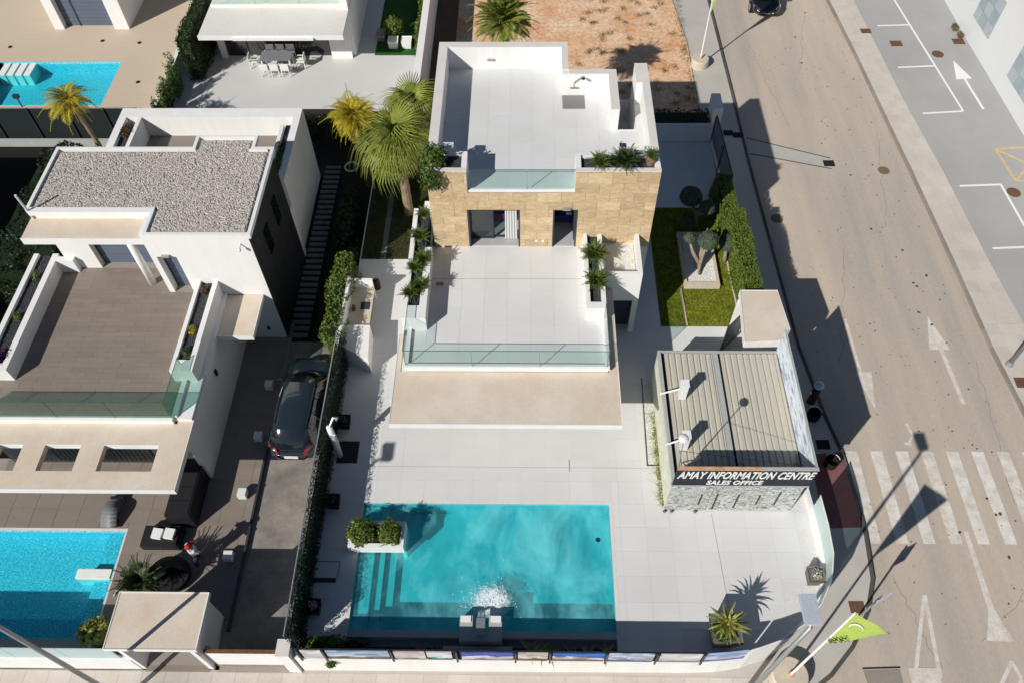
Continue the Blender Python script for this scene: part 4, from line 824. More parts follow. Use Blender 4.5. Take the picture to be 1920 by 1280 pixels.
# rust blotches belong to the sheets
# east parapet banner
m = bpy.data.materials.new('parapet_print'); m.use_nodes = True; nt = m.node_tree; L = nt.links; b = nt.nodes['Principled BSDF']
g = N(nt, 'ShaderNodeNewGeometry'); mp = N(nt, 'ShaderNodeMapping'); mp.inputs['Rotation'].default_value = (R(35), 0, 0); mp.inputs['Scale'].default_value = (1, .5, 2.2); L.new(g.outputs['Position'], mp.inputs[0])
n1 = N(nt, 'ShaderNodeTexNoise'); n1.inputs['Scale'].default_value = 3.2; n1.inputs['Detail'].default_value = 6; n1.inputs['Distortion'].default_value = 1.2; L.new(mp.outputs[0], n1.inputs['Vector'])
c_ = N(nt, 'ShaderNodeValToRGB'); e = c_.color_ramp; e.elements[0].position = .38; e.elements[0].color = (.25, .35, .5, 1); e.elements[1].position = .52; e.elements[1].color = (.72, .76, .80, 1); L.new(n1.outputs[0], c_.inputs[0]); L.new(c_.outputs[0], b.inputs['Base Color'])
part('parapet_banner', MB().box(CX1-.03, CX1, CY0, CY1+.1, CZ-.02, 4.70), m, cb)
part('parapet_rail', MB().box(CX1-.05, CX1+.02, CY0-.02, CY1+.12, 4.70, 4.745), CONTG, cb); part('parapet_back', MB().box(CX1+.002, CX1+.02, CY0, CY1+.1, 1.5, 4.699), GREY, cb)
# sign
sg = part('sign_board', MB().box(5.04, 9.70, 12.40, 12.45, 3.56, 4.70), mat('sign_black', (.012, .014, .024), .5, .05), cb)
part('sign_rail', MB().box(5.04, 7.8, 12.38, 12.5, 4.70, 4.75), RUSTO, sg); part('sign_rail', MB().box(7.8, 9.70, 12.38, 12.5, 4.70, 4.745), CONTG, sg)
part('sign_lower_rail', MB().box(5.0, 9.70, 12.37, 12.52, 3.50, 3.56), CONTG, sg)
k = MB(); 
for x in (5.5, 7.5, 9.4): k.tube([(x, 12.5, 4.5), (x, 13.3, CZ+.08)], .02, 5)
part('sign_brace', k, RUST, sg); part('sign_brace', MB().tube([(5.15, 12.5, 4.5), (6.15, 13.5, CZ+.1)], .035, 6), CONTR, sg)
def text(body, x, y, z, size, parent, m, bold=.012, shear=.25, rot=(R(90), 0, 0), sx=1, name='lettering', ali='CENTER', sp=1.0):
    c = bpy.data.curves.new(name, 'FONT'); c.body = body; c.size = size; c.offset = bold; c.shear = shear; c.extrude = .004; c.align_x = ali; c.space_character = sp; c.resolution_u = 3
    o = bpy.data.objects.new('tmp', c); COL.objects.link(o); bpy.context.view_layer.update()
    me = bpy.data.meshes.new_from_object(o.evaluated_get(bpy.context.evaluated_depsgraph_get())); bpy.data.objects.remove(o)
    me.materials.clear(); me.materials.append(m); root = parent
    while root.parent: root = root.parent
    og = ORG.get(root.name, (0, 0, 0)); q = link(name, me, parent, (x-og[0], y-og[1], z-og[2]), rot); q.scale = (sx, 1, 1); return q
text('AMAY INFORMATION CENTRE', 7.38, 12.39, 4.09, .70, sg, PAINTW, .018, .25, sx=.455, sp=1.03)
text('SALES OFFICE', 7.1, 12.39, 3.66, .40, sg, PAINTW, .014, .15, sx=.74, sp=1.05)
# boxes and dome on the roof
for i, (x, y, l) in enumerate(((5.74, 16.0, 'white boxy roof floodlight on a bracket, rear one on the cabin'), (5.56, 13.9, 'white boxy roof floodlight on a bracket, front one near the sign'))):
    t = thing('roof_box', l, 'floodlight', (x, y, CZ), 'white boxes on the cabin roof')
    part('housing', MB().prism([(x-.12, y-.14), (x+.14, y-.14), (x+.14, y+.14), (x-.12, y+.14)], CZ+.1, CZ+.95), STEELW, t)
    part('lid', MB().box(x-.14, x+.16, y-.16, y+.16, CZ+.95, CZ+.98), WHITE, t)
    part('bracket', MB().tube([(4.95, y, CZ+.25), (x-.12, y, CZ+.6)], .035, 6), STEELW, t)
t = thing('dome_camera', 'white round dome on a thin leaning mast at the cabin front corner', 'dome camera', (5.35, 12.75, CZ))
part('mast', MB().tube([(5.2, 12.62, CZ+.05), (4.95, 12.45, 6.6)], .018, 6), METAL, t); part('dome', MB().ball((4.93, 12.45, 6.72), .17, .17, .10), STEELW, t, smooth=True)
part('guy_wire', MB().tube([(5.25, 12.6, CZ+.1), (4.95, 12.45, 6.5)], .006, 4).tube([(4.95, 12.45, 5.9), (9.3, 12.55, 4.72)], .008, 4), DARK, t)
# white pebble strip at the cabin foot
stp = struct('pebble_strip', MB().prism([(4.64, 14.32), (5.1, 14.32), (5.1, 18.2), (4.74, 18.2)], ZD-.1, ZD-.005), PEBW)
stuff('white_pebbles', stones('white_pebbles', [(4.68, 5.08, 14.34, 17.9)], ZD-.004, 1500, .03, PEBW), 'white pebbles in the narrow strip along the cabin')
part('strip_edge', MB().prism([(4.60, 14.28), (4.64, 14.28), (4.74, 18.24), (4.70, 18.24)], ZD-.05, ZD+.015), FRAME, stp); part('strip_edge', MB().box(4.60, 5.1, 14.26, 14.31, ZD-.05, ZD+.012), FRAME, stp)
pts = np.concatenate([np.stack([5.02+rng.normal(0, .05, 500), rng.uniform(12.6, 16.6, 500)], -1)])
stuff('weeds', blades('weeds', pts, ZD, .22, .02, GRASS), 'green weeds growing along the west foot of the cabin')
# expansion joints on the deck
part('expansion_joint', MB().box(-5.6, 5.0, 14.16, 14.172, ZD, ZD+.003), KERB, pd); line(pd, 'expansion_joint', (6.78, 12.35), (6.95, 8.6), .015, KERB, ZD+.003)

# ================================================================ PLANTS AND POTS
CF = [frondmesh('cycad_frond', .52, .42, .10, 12, CYC, .3, .02, .42) for _ in range(3)]
CF2 = [frondmesh('cycad_frond', .9, .42, .15, 17, CYCD, .25, .024, .42) for _ in range(3)]
AG = []
for q in range(3):
    k = MB(); l = .7; 
    for s_ in range(5):
        pass
    P_ = [Vector((l*s, 0, l*(.75*s-.75*s*s))) for s in (0, .25, .5, .75, 1)]; wv = (.03, .045, .04, .028, .002)
    for i in range(4): k.add([P_[i]-Vector((0, wv[i], 0)), P_[i]+Vector((0, wv[i], 0)), P_[i+1]+Vector((0, wv[i+1], 0)), P_[i+1]-Vector((0, wv[i+1], 0))], [(0, 1, 2, 3)])
    AG.append(mesh('blade_leaf', k, AGAV))
def rosette(label, x, y, z, sc=1, n=26, ms=CF, group=None, trunk=.12, cat='cycad', name='cycad_plant', e0=.1, e1=1.25, leafname='frond'):
    t = thing(name, label, cat, (x, y, z), group)
    part('trunk', MB().lathe(x, y, [(.09*sc, z-.02), (.11*sc, z+trunk*.5), (.07*sc, z+trunk)], 9), TRUNK, t)
    crown(t, ms, (x, y, z+trunk), n, e0, e1, (.8*sc, 1.1*sc), leafname); return t
G1 = 'cycads in the west terrace planter'
for (x, y, s, l) in ((-4.15, 23.65, .8, 'small bright cycad at the far end of the west terrace planter, against the villa corner'), (-4.3, 22.4, .95, 'cycad second from the far end of the west terrace planter'), (-4.02, 21.2, .9, 'cycad leaning to the terrace in the middle of the west planter'), (-4.32, 20.75, .85, 'cycad leaning outwards in the middle of the west planter'), (-4.02, 19.85, .9, 'cycad nearest the terrace at the near end of the west planter'), (-4.4, 19.5, .85, 'cycad hanging over the outer edge at the near end of the west planter')):
    rosette(l, x, y, 4.95, s*1.15, 34, group=G1)
rosette('full bushy cycad near the door in the east terrace planter', 2.66, 21.45, 4.95, 1.35, 64, group='cycads in the east terrace planter')
rosette('full bushy cycad at the near end of the east terrace planter', 2.68, 20.1, 4.95, 1.25, 60, group='cycads in the east terrace planter')
rosette('small yellow-green cycad at the left of the roof planter', 2.72, 23.0, ZP-.12, 1.15, 38)
rosette('large dark cycad in the middle of the roof planter', 3.62, 23.05, ZP-.12, .95, 48, CF2)
pt = thing('terracotta_pot', 'terracotta pot on the east corner of the roof planter', 'pot', (4.62, 23.2, ZP-.13)); part('bowl', MB().lathe(4.62, 23.2, [(.13, ZP-.13), (.2, ZP+.12), (.19, ZP+.13), (.15, ZP+.10)], 14), TERRA, pt)
rosette('cycad growing from the terracotta pot on the roof corner', 4.62, 23.2, ZP+.1, .85, 28, trunk=.08)
for (x, y, w) in ((4.18, 23.45, .2), (3.62, 23.85, .16)):
    t = thing('solar_lamp', 'small dark solar panel lamp %s' % ('standing behind the large roof cycad' if w < .2 else 'leaning beside the terracotta pot'), 'solar lamp', (x, y, ZR)); part('stake', MB().tube([(x, y, ZR), (x, y, ZP+.2)], .015, 5), METAL, t); part('panel', MB().box(x-w*.8, x+w*.8, y-w*.6, y+w*.6, ZP+.2, ZP+.23), NAVY if w < .2 else CONTG, t)
bush('oleander_shrub', 'leggy oleander shrub hanging over the west corner of the roof planter', (-3.45, 23.15, ZP+.25), (.5, .55, .5), 900, LEAF, .07, ZP-.15, stemm=TRUNK)
bush('oleander_shrub', 'trailing grey-green plant spilling down the sandstone corner of the villa', (-3.55, 22.4, ZP-.2), (.42, .25, .5), 700, LEAF, .06, ZP-.6)
t = thing('roof_lantern', 'white square lantern behind the west roof planter', 'lantern', (-2.95, 23.95, ZR)); 
for dx, dy in ((-.17, -.1), (.17, -.1), (-.17, .1), (.17, .1)): part('leg', MB().box(-2.95+dx-.02, -2.95+dx+.02, 23.95+dy-.02, 23.95+dy+.02, ZR, ZP+.1), STEELW, t)
part('lantern_roof', MB().box(-3.15, -2.75, 23.8, 24.1, ZP+.1, ZP+.14), STEELW, t); part('lantern_base', MB().box(-3.15, -2.75, 23.8, 24.1, ZR, ZR+.06), STEELW, t)
# potted grass at the south-east corner
def taperpot(t, x, y, z, r0, r1, h, m, nm='bowl'):
    k = MB(); k.add([(x-r0, y-r0, z), (x+r0, y-r0, z), (x+r0, y+r0, z), (x-r0, y+r0, z), (x-r1, y-r1, z+h), (x+r1, y-r1, z+h), (x+r1, y+r1, z+h), (x-r1, y+r1, z+h)], [(0, 3, 2, 1), (0, 1, 5, 4), (1, 2, 6, 5), (2, 3, 7, 6), (3, 0, 4, 7)])
    q = r1-.04; k.add([(x-q, y-q, z+h-.03), (x+q, y-q, z+h-.03), (x+q, y+q, z+h-.03), (x-q, y+q, z+h-.03), (x-r1, y-r1, z+h), (x+r1, y-r1, z+h), (x+r1, y+r1, z+h), (x-r1, y+r1, z+h)], [(0, 1, 2, 3), (4, 5, 1, 0), (5, 6, 2, 1), (6, 7, 3, 2), (7, 4, 0, 3)])
    return part(nm, k, m, t)
t = thing('square_planter', 'tall grey square planter in the wall shadow at the deck corner', 'planter', (6.5, 7.95, ZD)); taperpot(t, 6.5, 7.95, ZD, .32, .5, .95, GREYP); part('soil', MB().box(6.08, 6.92, 7.53, 8.37, ZD+.8, ZD+.9), SOIL, t)
rosette('yellow striped cordyline growing in the tall grey planter', 6.5, 8.05, ZD+.9, 1.1, 46, AG, trunk=.12, cat='cordyline', name='cordyline_plant', e0=.05, e1=1.45, leafname='leaf')
bush('creeping_plant', 'green creeping plant around the foot of the striped cordyline', (6.45, 7.9, ZD+1.0), (.42, .42, .16), 700, LEAF, .05, ZD+.85)
def pot(label, x, y, z=ZD, r=.24, h=.42, m=BLACK, flower=(.62, .58, .55), grp='dark square pots along the deck'):
    t = thing('small_pot', label, 'pot', (x, y, z), grp); taperpot(t, x, y, z, r*.8, r, h, m)
    P, u = ellip((x, y, z+h), (r*.7, r*.7, .1), 160, .5); V, F = leafcloud(P, u, .045); link('flowers', cloudmesh('flowers', V, F, mat('flower_%d' % int(flower[0]*100), flower, .8, .4, 20, .3), ORG[t.name]), t)
pot('black square pot nearest the pergola post on the shaded west deck', -7.05, 15.95, flower=(.12, .12, .13))
pot('black square pot beside the hedge, level with the far edge of the pool', -7.0, 12.6, flower=(.10, .10, .10))
pot('black square pot with white and red bloom by the hedge near the street end', -7.12, 8.75, flower=(.55, .5, .5))
pot('grey wicker pot with white flowers beside the curved glass wall', 9.95, 9.95, ZD, .28, .5, mat('grey_wicker', (.17, .16, .14), .8, .3, 20, .3, 60, .4), (.6, .57, .5))
# deck details
for nm, q, zz, m_ in (('rain_grate', (-7.15, -6.42, 14.32, 15.2), .012, mat('brown_door_mat', (.045, .035, .035), .9, .2)),):
    t = thing('door_mat', 'dark brown square mat on the shaded deck by the hedge', 'mat', (-6.8, 14.8, ZD)); part('mat_top', MB().box(*q, ZD+.002, ZD+.02), m_, t); part('mat_border', MB().box(q[0]-.03, q[1]+.03, q[2]-.03, q[3]+.03, ZD, ZD+.012), FRAME, t)
t = thing('outdoor_shower', 'white curved outdoor shower column beside the hedge', 'shower', (-7.12, 14.75, ZD))
part('column', MB().tube([(-7.08, 14.6, ZD), (-7.1, 14.68, ZD+1.0), (-7.16, 14.78, ZD+1.9)], [.12, .13, .11], 10), STEELW, t, smooth=True); part('shower_head', MB().tube([(-7.16, 14.78, ZD+1.85), (-7.0, 15.05, ZD+2.1), (-6.85, 15.0, ZD+2.08)], [.05, .05, .09], 8), METAL, t); part('tap', MB().ball((-7.0, 14.66, ZD+1.5), .05), CHROME, t)
k = MB(); k.box(-7.42, -6.55, 9.68, 9.84, ZD+.002, ZD+.02); t = thing('pool_cover_hatch', 'thin square access hatch with a dark slot on the shaded west deck', 'hatch', (-7, 10, ZD)); part('slot', k, FRAME, t)
k = MB(); 
for q in ((-7.42, -6.5, 10.42, 10.44), (-7.42, -7.40, 9.86, 10.42), (-6.52, -6.5, 9.86, 10.42)): k.box(*q, ZD+.001, ZD+.008)
part('hatch_frame', k, FRAME, t)
for i, (x, h) in enumerate(((-3.4, .3), (-2.9, .25), (0.2, .4), (.55, .42), (.85, .36), (1.25, .2), (1.6, .25), (2.1, .3), (2.7, .32))):
    rosette('spiky seedling %s in the bed behind the banners' % ['far left', 'second from left', 'just right of the fountain', 'second right of the fountain', 'third right of the fountain', 'low and sparse', 'short one near the pool corner', 'tall thin one near the pool corner', 'last before the deck'][i], x, 7.42, .99, h*2.6, 12, AG, trunk=.03, cat='seedling', name='spiky_seedling', e0=.6, e1=1.4, group='spiky seedlings in the south bed', leafname='leaf')
bush('dark_shrub', 'dark leafy shrub at the left end of the south bed', (-6.5, 7.55, ZD+.15), (.75, .3, .38), 1600, LEAF, .055, ZD-.3); bush('dark_shrub', 'low dark shrub right of it, reaching the pool overflow edge', (-5.6, 7.5, ZD+.1), (.5, .26, .34), 1000, LEAFD, .055, ZD-.5)
bush('dark_shrub', 'pale flowering shrub in the corner between hedge and street wall', (-7.1, 7.5, ZD+.1), (.28, .28, .32), 500, LEAFH, .05, ZD-.3)
bush('wall_weed', 'green weed growing through the white street wall near the gate pillar', (-6.35, 6.98, 1.25), (.16, .10, .15), 220, LEAF, .05, 1.1, stems=2)

# boundary hedge screen between the plots
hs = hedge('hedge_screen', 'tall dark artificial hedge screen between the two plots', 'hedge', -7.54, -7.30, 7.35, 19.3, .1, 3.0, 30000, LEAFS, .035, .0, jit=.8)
part('support_wire', MB().tube([(-7.55, 7.35, 3.04), (-7.56, 13, 3.05), (-7.54, 19.3, 3.04)], .025, 5), METAL, hs)
hedge('climber_hedge', 'leafy green climbing hedge behind the barbecue', 'hedge', -8.2, -7.5, 19.4, 23.6, .1, 2.9, 6500, LEAFH, .06, .25)

# barbecue
bb = thing('barbecue_unit', 'white masonry barbecue kitchen with sink beside the hedge', 'barbecue', (-6.9, 20.6, ZD))
k = MB(); k.box(-7.62, -7.44, 19.0, 22.4, ZD, 2.75); k.box(-7.44, -6.55, 22.28, 22.4, ZD, 2.6); k.box(-7.44, -6.45, 20.1, 20.22, ZD, 2.1); k.prism([(-7.44, 19.0), (-6.3, 18.4), (-6.42, 20.1), (-7.44, 20.1)], ZD, 2.35); part('wall', k, WHITE, bb)
part('worktop', MB().box(-7.44, -6.5, 20.22, 22.28, 2.02, 2.1), CREAM, bb); part('base_cabinet', MB().box(-7.44, -6.62, 20.22, 22.28, ZD, 2.02), mat('marble_front', (.25, .24, .23), .6, .5, 4), bb)
part('sink', MB().box(-6.98, -6.6, 21.1, 21.5, 2.1, 2.12), FRAME, bb); part('tap', MB().box(-7.3, -7.18, 21.0, 21.2, 2.1, 2.3), RUST, bb)
t = thing('gas_bottle', 'dark red gas bottle standing behind the barbecue', 'gas bottle', (-6.55, 22.9, ZD)); part('bottle', MB().lathe(-6.55, 22.9, [(.14, ZD), (.15, ZD+.05), (.15, ZD+.5), (.1, ZD+.58), (.04, ZD+.6)], 14), mat('dark_red_steel', (.045, .014, .012), .5), t); part('valve', MB().box(-6.58, -6.52, 22.87, 22.93, ZD+.6, ZD+.68), METAL, t)

# passage gardens west of the villa
struct('side_garden', MB().box(-7.5, -4.65, 24.6, 31.2, 0, ZD-.002), SOIL)
pts = np.stack([rng.uniform(-7.4, -4.7, 14000), rng.uniform(24.6, 31, 14000)], -1)
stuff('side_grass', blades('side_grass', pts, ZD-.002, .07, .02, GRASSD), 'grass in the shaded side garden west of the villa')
struct('side_path', MB().box(-6.62, -6.38, 24.6, 31.2, ZD-.05, ZD+.006), GREY)
ring = MB()
for i in range(20):
    a, b2 = i*math.pi/10, (i+1)*math.pi/10; ring.tube([(-9.05+.34*math.cos(a), 31.9+.34*math.sin(a), .3), (-9.05+.34*math.cos(b2), 31.9+.34*math.sin(b2), .3)], .05, 6)
solo('pool_ring', ring, STEELW, 'pale ring lying in the dark garden under the palms', 'ring')

# ================================================================ LEFT PLOT
ZL = .2
LX0, LX1, LY0, LY1 = -24.0, -15.02, 8.0, 11.98
k = MB(); k.box(-26, LX0, 7.2, 15, -.1, ZL-.008); k.box(LX0, LX1, LY1, 15, -.1, ZL-.008); k.box(LX1, -10.3, 7.2, 22, -.1, ZL-.008); k.box(LX0, LX1, LY0, LY1, -1.6, -1.4)
ld = struct('left_deck', k, TAUPEB)
tilefloor(ld, 'deck_tile', (-20.6, -10.36, 8.7, 20.8), ZL, .9, .6, TAUPE, holes=((-25, LX1+.02, 6.5, LY1+.02), (-25, -12.3, 15.0, 21)), gap=.014)
tilefloor(ld, 'deck_tile', (-14.98, -13.4, 7.9, 8.7), ZL, .9, .6, TAUPE, gap=.014)
lp = thing('neighbour_pool', 'rectangular blue mosaic pool of the neighbouring villa with a bench step', 'swimming pool', (-17, 10, 0)); w_ = .03
bs = MB(); bs.box(LX0, LX1, LY0, LY1, -.51, -.45); bs.box(LX1-w_, LX1, LY0, LY1, -1.3, ZL-.01); bs.box(LX0, LX1-w_, LY1-w_, LY1, -1.3, ZL-.01); bs.box(LX0, LX1-w_, LY0, LY0+w_, -1.3, ZL-.01)
part('basin', bs, POOLL, lp)
part('step', MB().box(LX1-.75, LX1-w_-.002, 8.3, LY1-w_-.01, -.45, -.08), POOLL, lp); part('bench', MB().box(-16.35, LX1-w_-.04, 10.15, 10.5, -.45, .22), WHITE, lp)
part('coping', MB().box(-24, LX1+.06, LY1, LY1+.1, ZL-.1, ZL+.005).box(LX1, LX1+.06, LY0, LY1, ZL-.1, ZL+.004), WHITE2, lp); part('waterline_tiles', MB().box(LX1-.05, LX1-.031, LY0+.05, LY1-.05, ZL-.22, ZL-.02), POOLW, lp)
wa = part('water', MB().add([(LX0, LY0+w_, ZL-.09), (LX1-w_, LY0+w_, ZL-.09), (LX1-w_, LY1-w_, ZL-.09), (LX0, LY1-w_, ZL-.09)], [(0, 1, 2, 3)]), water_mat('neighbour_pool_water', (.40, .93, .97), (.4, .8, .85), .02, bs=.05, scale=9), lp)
part('south_ledge', MB().box(-24, LX1+.02, 7.72, LY0, -.1, ZL-.02), CONTG, lp); part('gutter', MB().box(-24, LX1+.02, 7.26, 7.72, -.1, .0), FRAME, lp)
# street wall with frosted glass
lw = thing('neighbour_street_wall', 'low white street wall topped with frosted glass beside the neighbouring pool', 'wall', (-17, 7.1, 0))
part('wall', MB().box(-24, -13.05, 7.06, 7.24, 0, 1.14), WHITE, lw)
for i in range(6): part('glass_panel', MB().box(-24+1.77*i+.02, -24+1.77*(i+1), 7.14, 7.165, 1.14, 2.2), GLF, lw)
# entrance canopy
ec = thing('entrance_canopy', 'square beige entrance canopy on white side walls over the street door', 'canopy', (-12, 8, 0))
part('roof', MB().box(-13.35, -10.42, 7.06, 8.86, 2.42, 2.56), BEIGE, ec); k = MB(); k.box(-13.38, -13.35, 7.03, 8.89, 2.40, 2.58); k.box(-10.42, -10.39, 7.03, 8.89, 2.40, 2.58); k.box(-13.35, -10.42, 7.03, 7.06, 2.40, 2.58); k.box(-13.35, -10.42, 8.86, 8.89, 2.40, 2.58); part('roof_fascia', k, WHITE, ec)
part('side_wall', MB().box(-13.05, -12.9, 7.08, 8.8, 0, 2.42), WHITE, ec); part('side_wall', MB().box(-10.72, -10.57, 7.08, 8.8, 0, 2.42), WHITE, ec)
part('floor', MB().box(-12.9, -10.72, 7.0, 8.8, 0, .14), TAUPE, ec); part('door', MB().box(-12.9, -10.72, 8.62, 8.7, .14, 2.42), SHUT, ec); part('letter_box', MB().box(-10.56, -10.46, 7.3, 7.5, 1.1, 1.4), METAL, ec)
g_ = thing('driveway_gate', 'white sliding driveway gate beside the entrance canopy', 'gate', (-9, 7.3, 0))
part('gate_panel', MB().box(-10.5, -7.95, 7.22, 7.30, .15, 1.62), WHITE, g_); part('top_rail', MB().box(-10.5, -7.95, 7.20, 7.32, 1.62, 1.68), RUST, g_); part('threshold', MB().box(-10.4, -7.9, 6.98, 7.2, 0, .13), KERB, g_)
g_ = thing('gate_pillar', 'white gate pillar between the driveway gate and the banner wall', 'pillar', (-7.7, 7.3, 0)); part('pillar', MB().box(-7.95, -7.55, 7.0, 7.5, 0, 2.15), WHITE, g_); part('cap', MB().box(-7.97, -7.53, 6.98, 7.52, 2.15, 2.2), WHITE2, g_)
# driveway
dv = struct('driveway', MB().box(-10.3, -7.55, 7.2, 20.8, -.1, ZL-.009), DRIVE)
tilefloor(dv, 'paving_slab', (-10.2, -7.7, 7.4, 11.6), ZL-.004, .83, .6, DRIVE, gap=.003); tilefloor(dv, 'paving_slab', (-10.2, -7.7, 11.6, 20.6), ZL-.004, .83, .6, DRIVE, gap=.003)
dr2 = thing('low_partition', 'low dark partition along the left side of the driveway', 'partition', (-10.3, 12, ZL)); part('panel', MB().box(-10.36, -10.28, 8.3, 15.6, ZL, ZL+.16), FRAME, dr2)
for i in range(5): part('post', MB().box(-10.38, -10.26, 8.3+1.8*i, 8.38+1.8*i, ZL+.0, ZL+.18), FRAME, dr2)
for (x, y, l) in ((-10.85, 10.95, 'white cube light in the palm shadow near the entrance canopy'), (-10.85, 13.45, 'white cube light between the black sofa screen and the driveway'), (-10.72, 15.95, 'white cube light beside the rear bumper of the parked car'), (-10.75, 18.4, 'white cube light in the shade beside the bonnet of the parked car')):
    t = thing('cube_light', l, 'garden light', (x, y, ZL), 'white cube lights along the driveway'); k = MB(); k.box(x-.16, x+.16, y-.16, y+.16, ZL+.04, ZL+.36)
    part('shade', k, STEELW, t); part('base', MB().box(x-.12, x+.12, y-.12, y+.12, ZL, ZL+.04), FRAME, t)
# villa
ZF, ZQ = 3.3, 6.85
lv = thing('neighbour_villa', 'neighbouring white villa with gravel roof, dark deck terrace and slate side wall', 'villa', (-15, 22, 0))
k = MB()
k.box(-20.45, -12.26, 15.05, 22.4, ZL-.1, ZF-.015); k.box(-14.6, -10.48, 21.05, 26.1, ZL-.1, ZF-.015)
k.box(-14.45, -10.48, 21.05, 21.25, ZF-.015, 5.45) if False else None
k.box(-13.62, -10.48, 21.05, 25.6, ZF-.015, 5.44); k.box(-14.62, -14.40, 21.05, 25.6, ZF-.015, 5.44); k.box(-14.40, -13.62, 21.50, 25.6, ZF-.015, 5.44)
k.box(-14.62, -10.48, 21.05, 25.6, 5.44, ZQ-.12)
k.box(-19.15, -17.82, 22.35, 25.6, ZF-.015, ZQ-.12); k.box(-15.3, -14.62, 22.35, 25.6, ZF-.015, ZQ-.12); k.box(-17.82, -15.3, 22.95, 25.6, ZF-.015, ZQ-.12); k.box(-17.82, -15.3, 22.35, 22.95, 5.5, ZQ-.12)
k.box(-13.5, -11.3, 25.6, 26.35, 3, ZQ-.12)
part('wall', k, WHITE, lv)
k = MB(); P_ = [(-19.18, 22.2), (-14.28, 22.2), (-14.28, 21.02), (-10.45, 21.02), (-10.45, 25.68), (-11.25, 25.68), (-11.25, 26.42), (-13.55, 26.42), (-13.55, 25.68), (-19.18, 25.68)]
k.wall(P_+[P_[0]], -.13, ZQ-.2, ZQ); part('roof_parapet', k, WHITE, lv)
part('roof_bed', MB().box(-19.1, -10.6, 22.3, 25.6, ZQ-.2, ZQ-.09).box(-14.2, -10.55, 21.15, 22.3, ZQ-.2, ZQ-.09).box(-13.45, -11.35, 25.6, 26.3, ZQ-.2, ZQ-.09), GRAVB, lv)
stuff('gravel', stones('gravel', [(-19.05, -10.58, 22.33, 25.55), (-14.15, -10.58, 21.15, 22.33), (-13.42, -11.38, 25.55, 26.28)], ZQ-.085, 22000, .048, GRAV, lv), None, lv)
part('roof_hatch_trim', MB().box(-11.33, -10.55, 25.60, 25.66, ZQ-.1, ZQ+.02), WHITE, lv)
k = MB(); k.box(-19.28, -14.66, 21.12, 22.34, 6.1, 6.4); part('canopy', k, BEIGE, lv); part('canopy_fascia', MB().box(-19.30, -14.62, 21.09, 21.12, 6.09, 6.41).box(-19.18, -14.30, 22.19, 22.34, 6.4, ZQ-.01).box(-14.66, -14.63, 21.12, 22.2, 6.09, 6.42), WHITE, lv)
part('column', MB().lathe(-15.45, 21.5, [(.15, ZF), (.15, 6.1)], 20), WHITE, lv, smooth=True)
def shutterwin(x0, x1, y, z0, z1, n, lab=None, nm='window'):
    w = part(nm, MB().box(x0, x0+.06, y, y+.1, z0, z1).box(x1-.06, x1, y, y+.1, z0, z1).box(x0+.06, x1-.06, y, y+.1, z1-.06, z1), FRAME, lv)
    h = (z1-z0-.06)/n
    for i in range(n): part('slat', MB().box(x0+.07, x1-.07, y+.02-.01*(i % 2), y+.06, z0+i*h+.006, z0+(i+1)*h-.006), SHUT, w)
    return w
shutterwin(-17.80, -15.32, 22.62, ZF+.02, 5.48, 8); shutterwin(-14.38, -13.64, 21.38, ZF+.02, 5.42, 10, nm='door')
part('wall_lamp', MB().box(-14.15, -13.85, 20.92, 21.04, 5.5, 5.58), METAL, lv); part('camera_bracket', MB().tube([(-10.9, 21.04, 6.2), (-10.9, 20.85, 6.15)], .03, 6).ball((-10.9, 20.8, 6.12), .07), STEELW, lv)
# roof antenna
part('roof_rod', MB().tube([(-19.15, 22.15, 6.4), (-19.2, 22.1, 7.7)], .045, 8), WHITE2, lv)
# slate side wall
tilewall(lv, 'slate_panel', 21.05, 25.62, .3, ZQ-.05, -10.46, 1.15, .44, [SLATE], (), axis='y', proud=.02)
part('side_wall', MB().box(-10.48, -10.45, 21.0, 25.68, ZL, ZQ-.02), SLATE, lv)
for y_ in (22.3, 23.9): part('side_window', MB().box(-10.44, -10.40, y_, y_+.55, 4.2, 5.5), CARG, lv)
# first-floor terrace
tf = MB(); tf.box(-20.45, -12.98, 15.0, 22.35, ZF-.3, ZF-.008); tf.box(-17.81, -15.31, 22.35, 22.94, ZF-.1, ZF-.004); tf.box(-14.39, -13.63, 21.03, 21.6, ZF-.007, ZF-.003); part('terrace_slab', tf, TAUPEB, lv)
tilefloor(lv, 'terrace_board', (-21.0, -13.0, 15.15, 22.33), ZF, 1.2, .24, TAUPE, holes=((-25, -19.45, 16.8, 24), (-13.28, -12, 17.05, 22), (-14.62, -10, 21.03, 23)), stag=.5, gap=.007)
part('terrace_curb', MB().box(-20.5, -12.92, 14.92, 15.1, ZF-.2, ZF+.1).box(-12.98, -12.80, 15.1, 17.1, ZF-.2, ZF+.1), WHITE, lv)
def lplanter(x0, x1, y0, y1, soil, ys=.15):
    k = MB(); k.box(x0, soil[0], y0, y1, ZF-.3, 4.0); k.box(soil[1], x1, y0, y1, ZF-.3, 4.0); k.box(soil[0], soil[1], y0, y0+ys, ZF-.3, 4.0)
    part('planter_wall', k, WHITE, lv); part('planter_bed', MB().box(soil[0], soil[1], y0+ys, y1, ZF-.3, 3.85), PEBD, lv); stuff('pebbles', stones('pebbles', [(soil[0], soil[1], y0+ys, y1)], 3.85, 1600, .04, PEBD, lv), None, lv)
lplanter(-13.28, -12.42, 16.7, 21.04, (-13.12, -12.62), .5); lplanter(-20.45, -19.42, 16.7, 22.5, (-20.25, -19.66), .3)
part('planter_wall', MB().box(-19.42, -18.7, 22.1, 22.34, ZF, 4.0), WHITE, lv)
for i, (a, b) in enumerate(((-20.45, -19.4), (-19.4, -17.2), (-17.2, -15.05), (-15.05, -12.95))): glassrun(lv, (a, 15.03), (b, 15.03), 1, ZF+.1, 4.42, GLG)
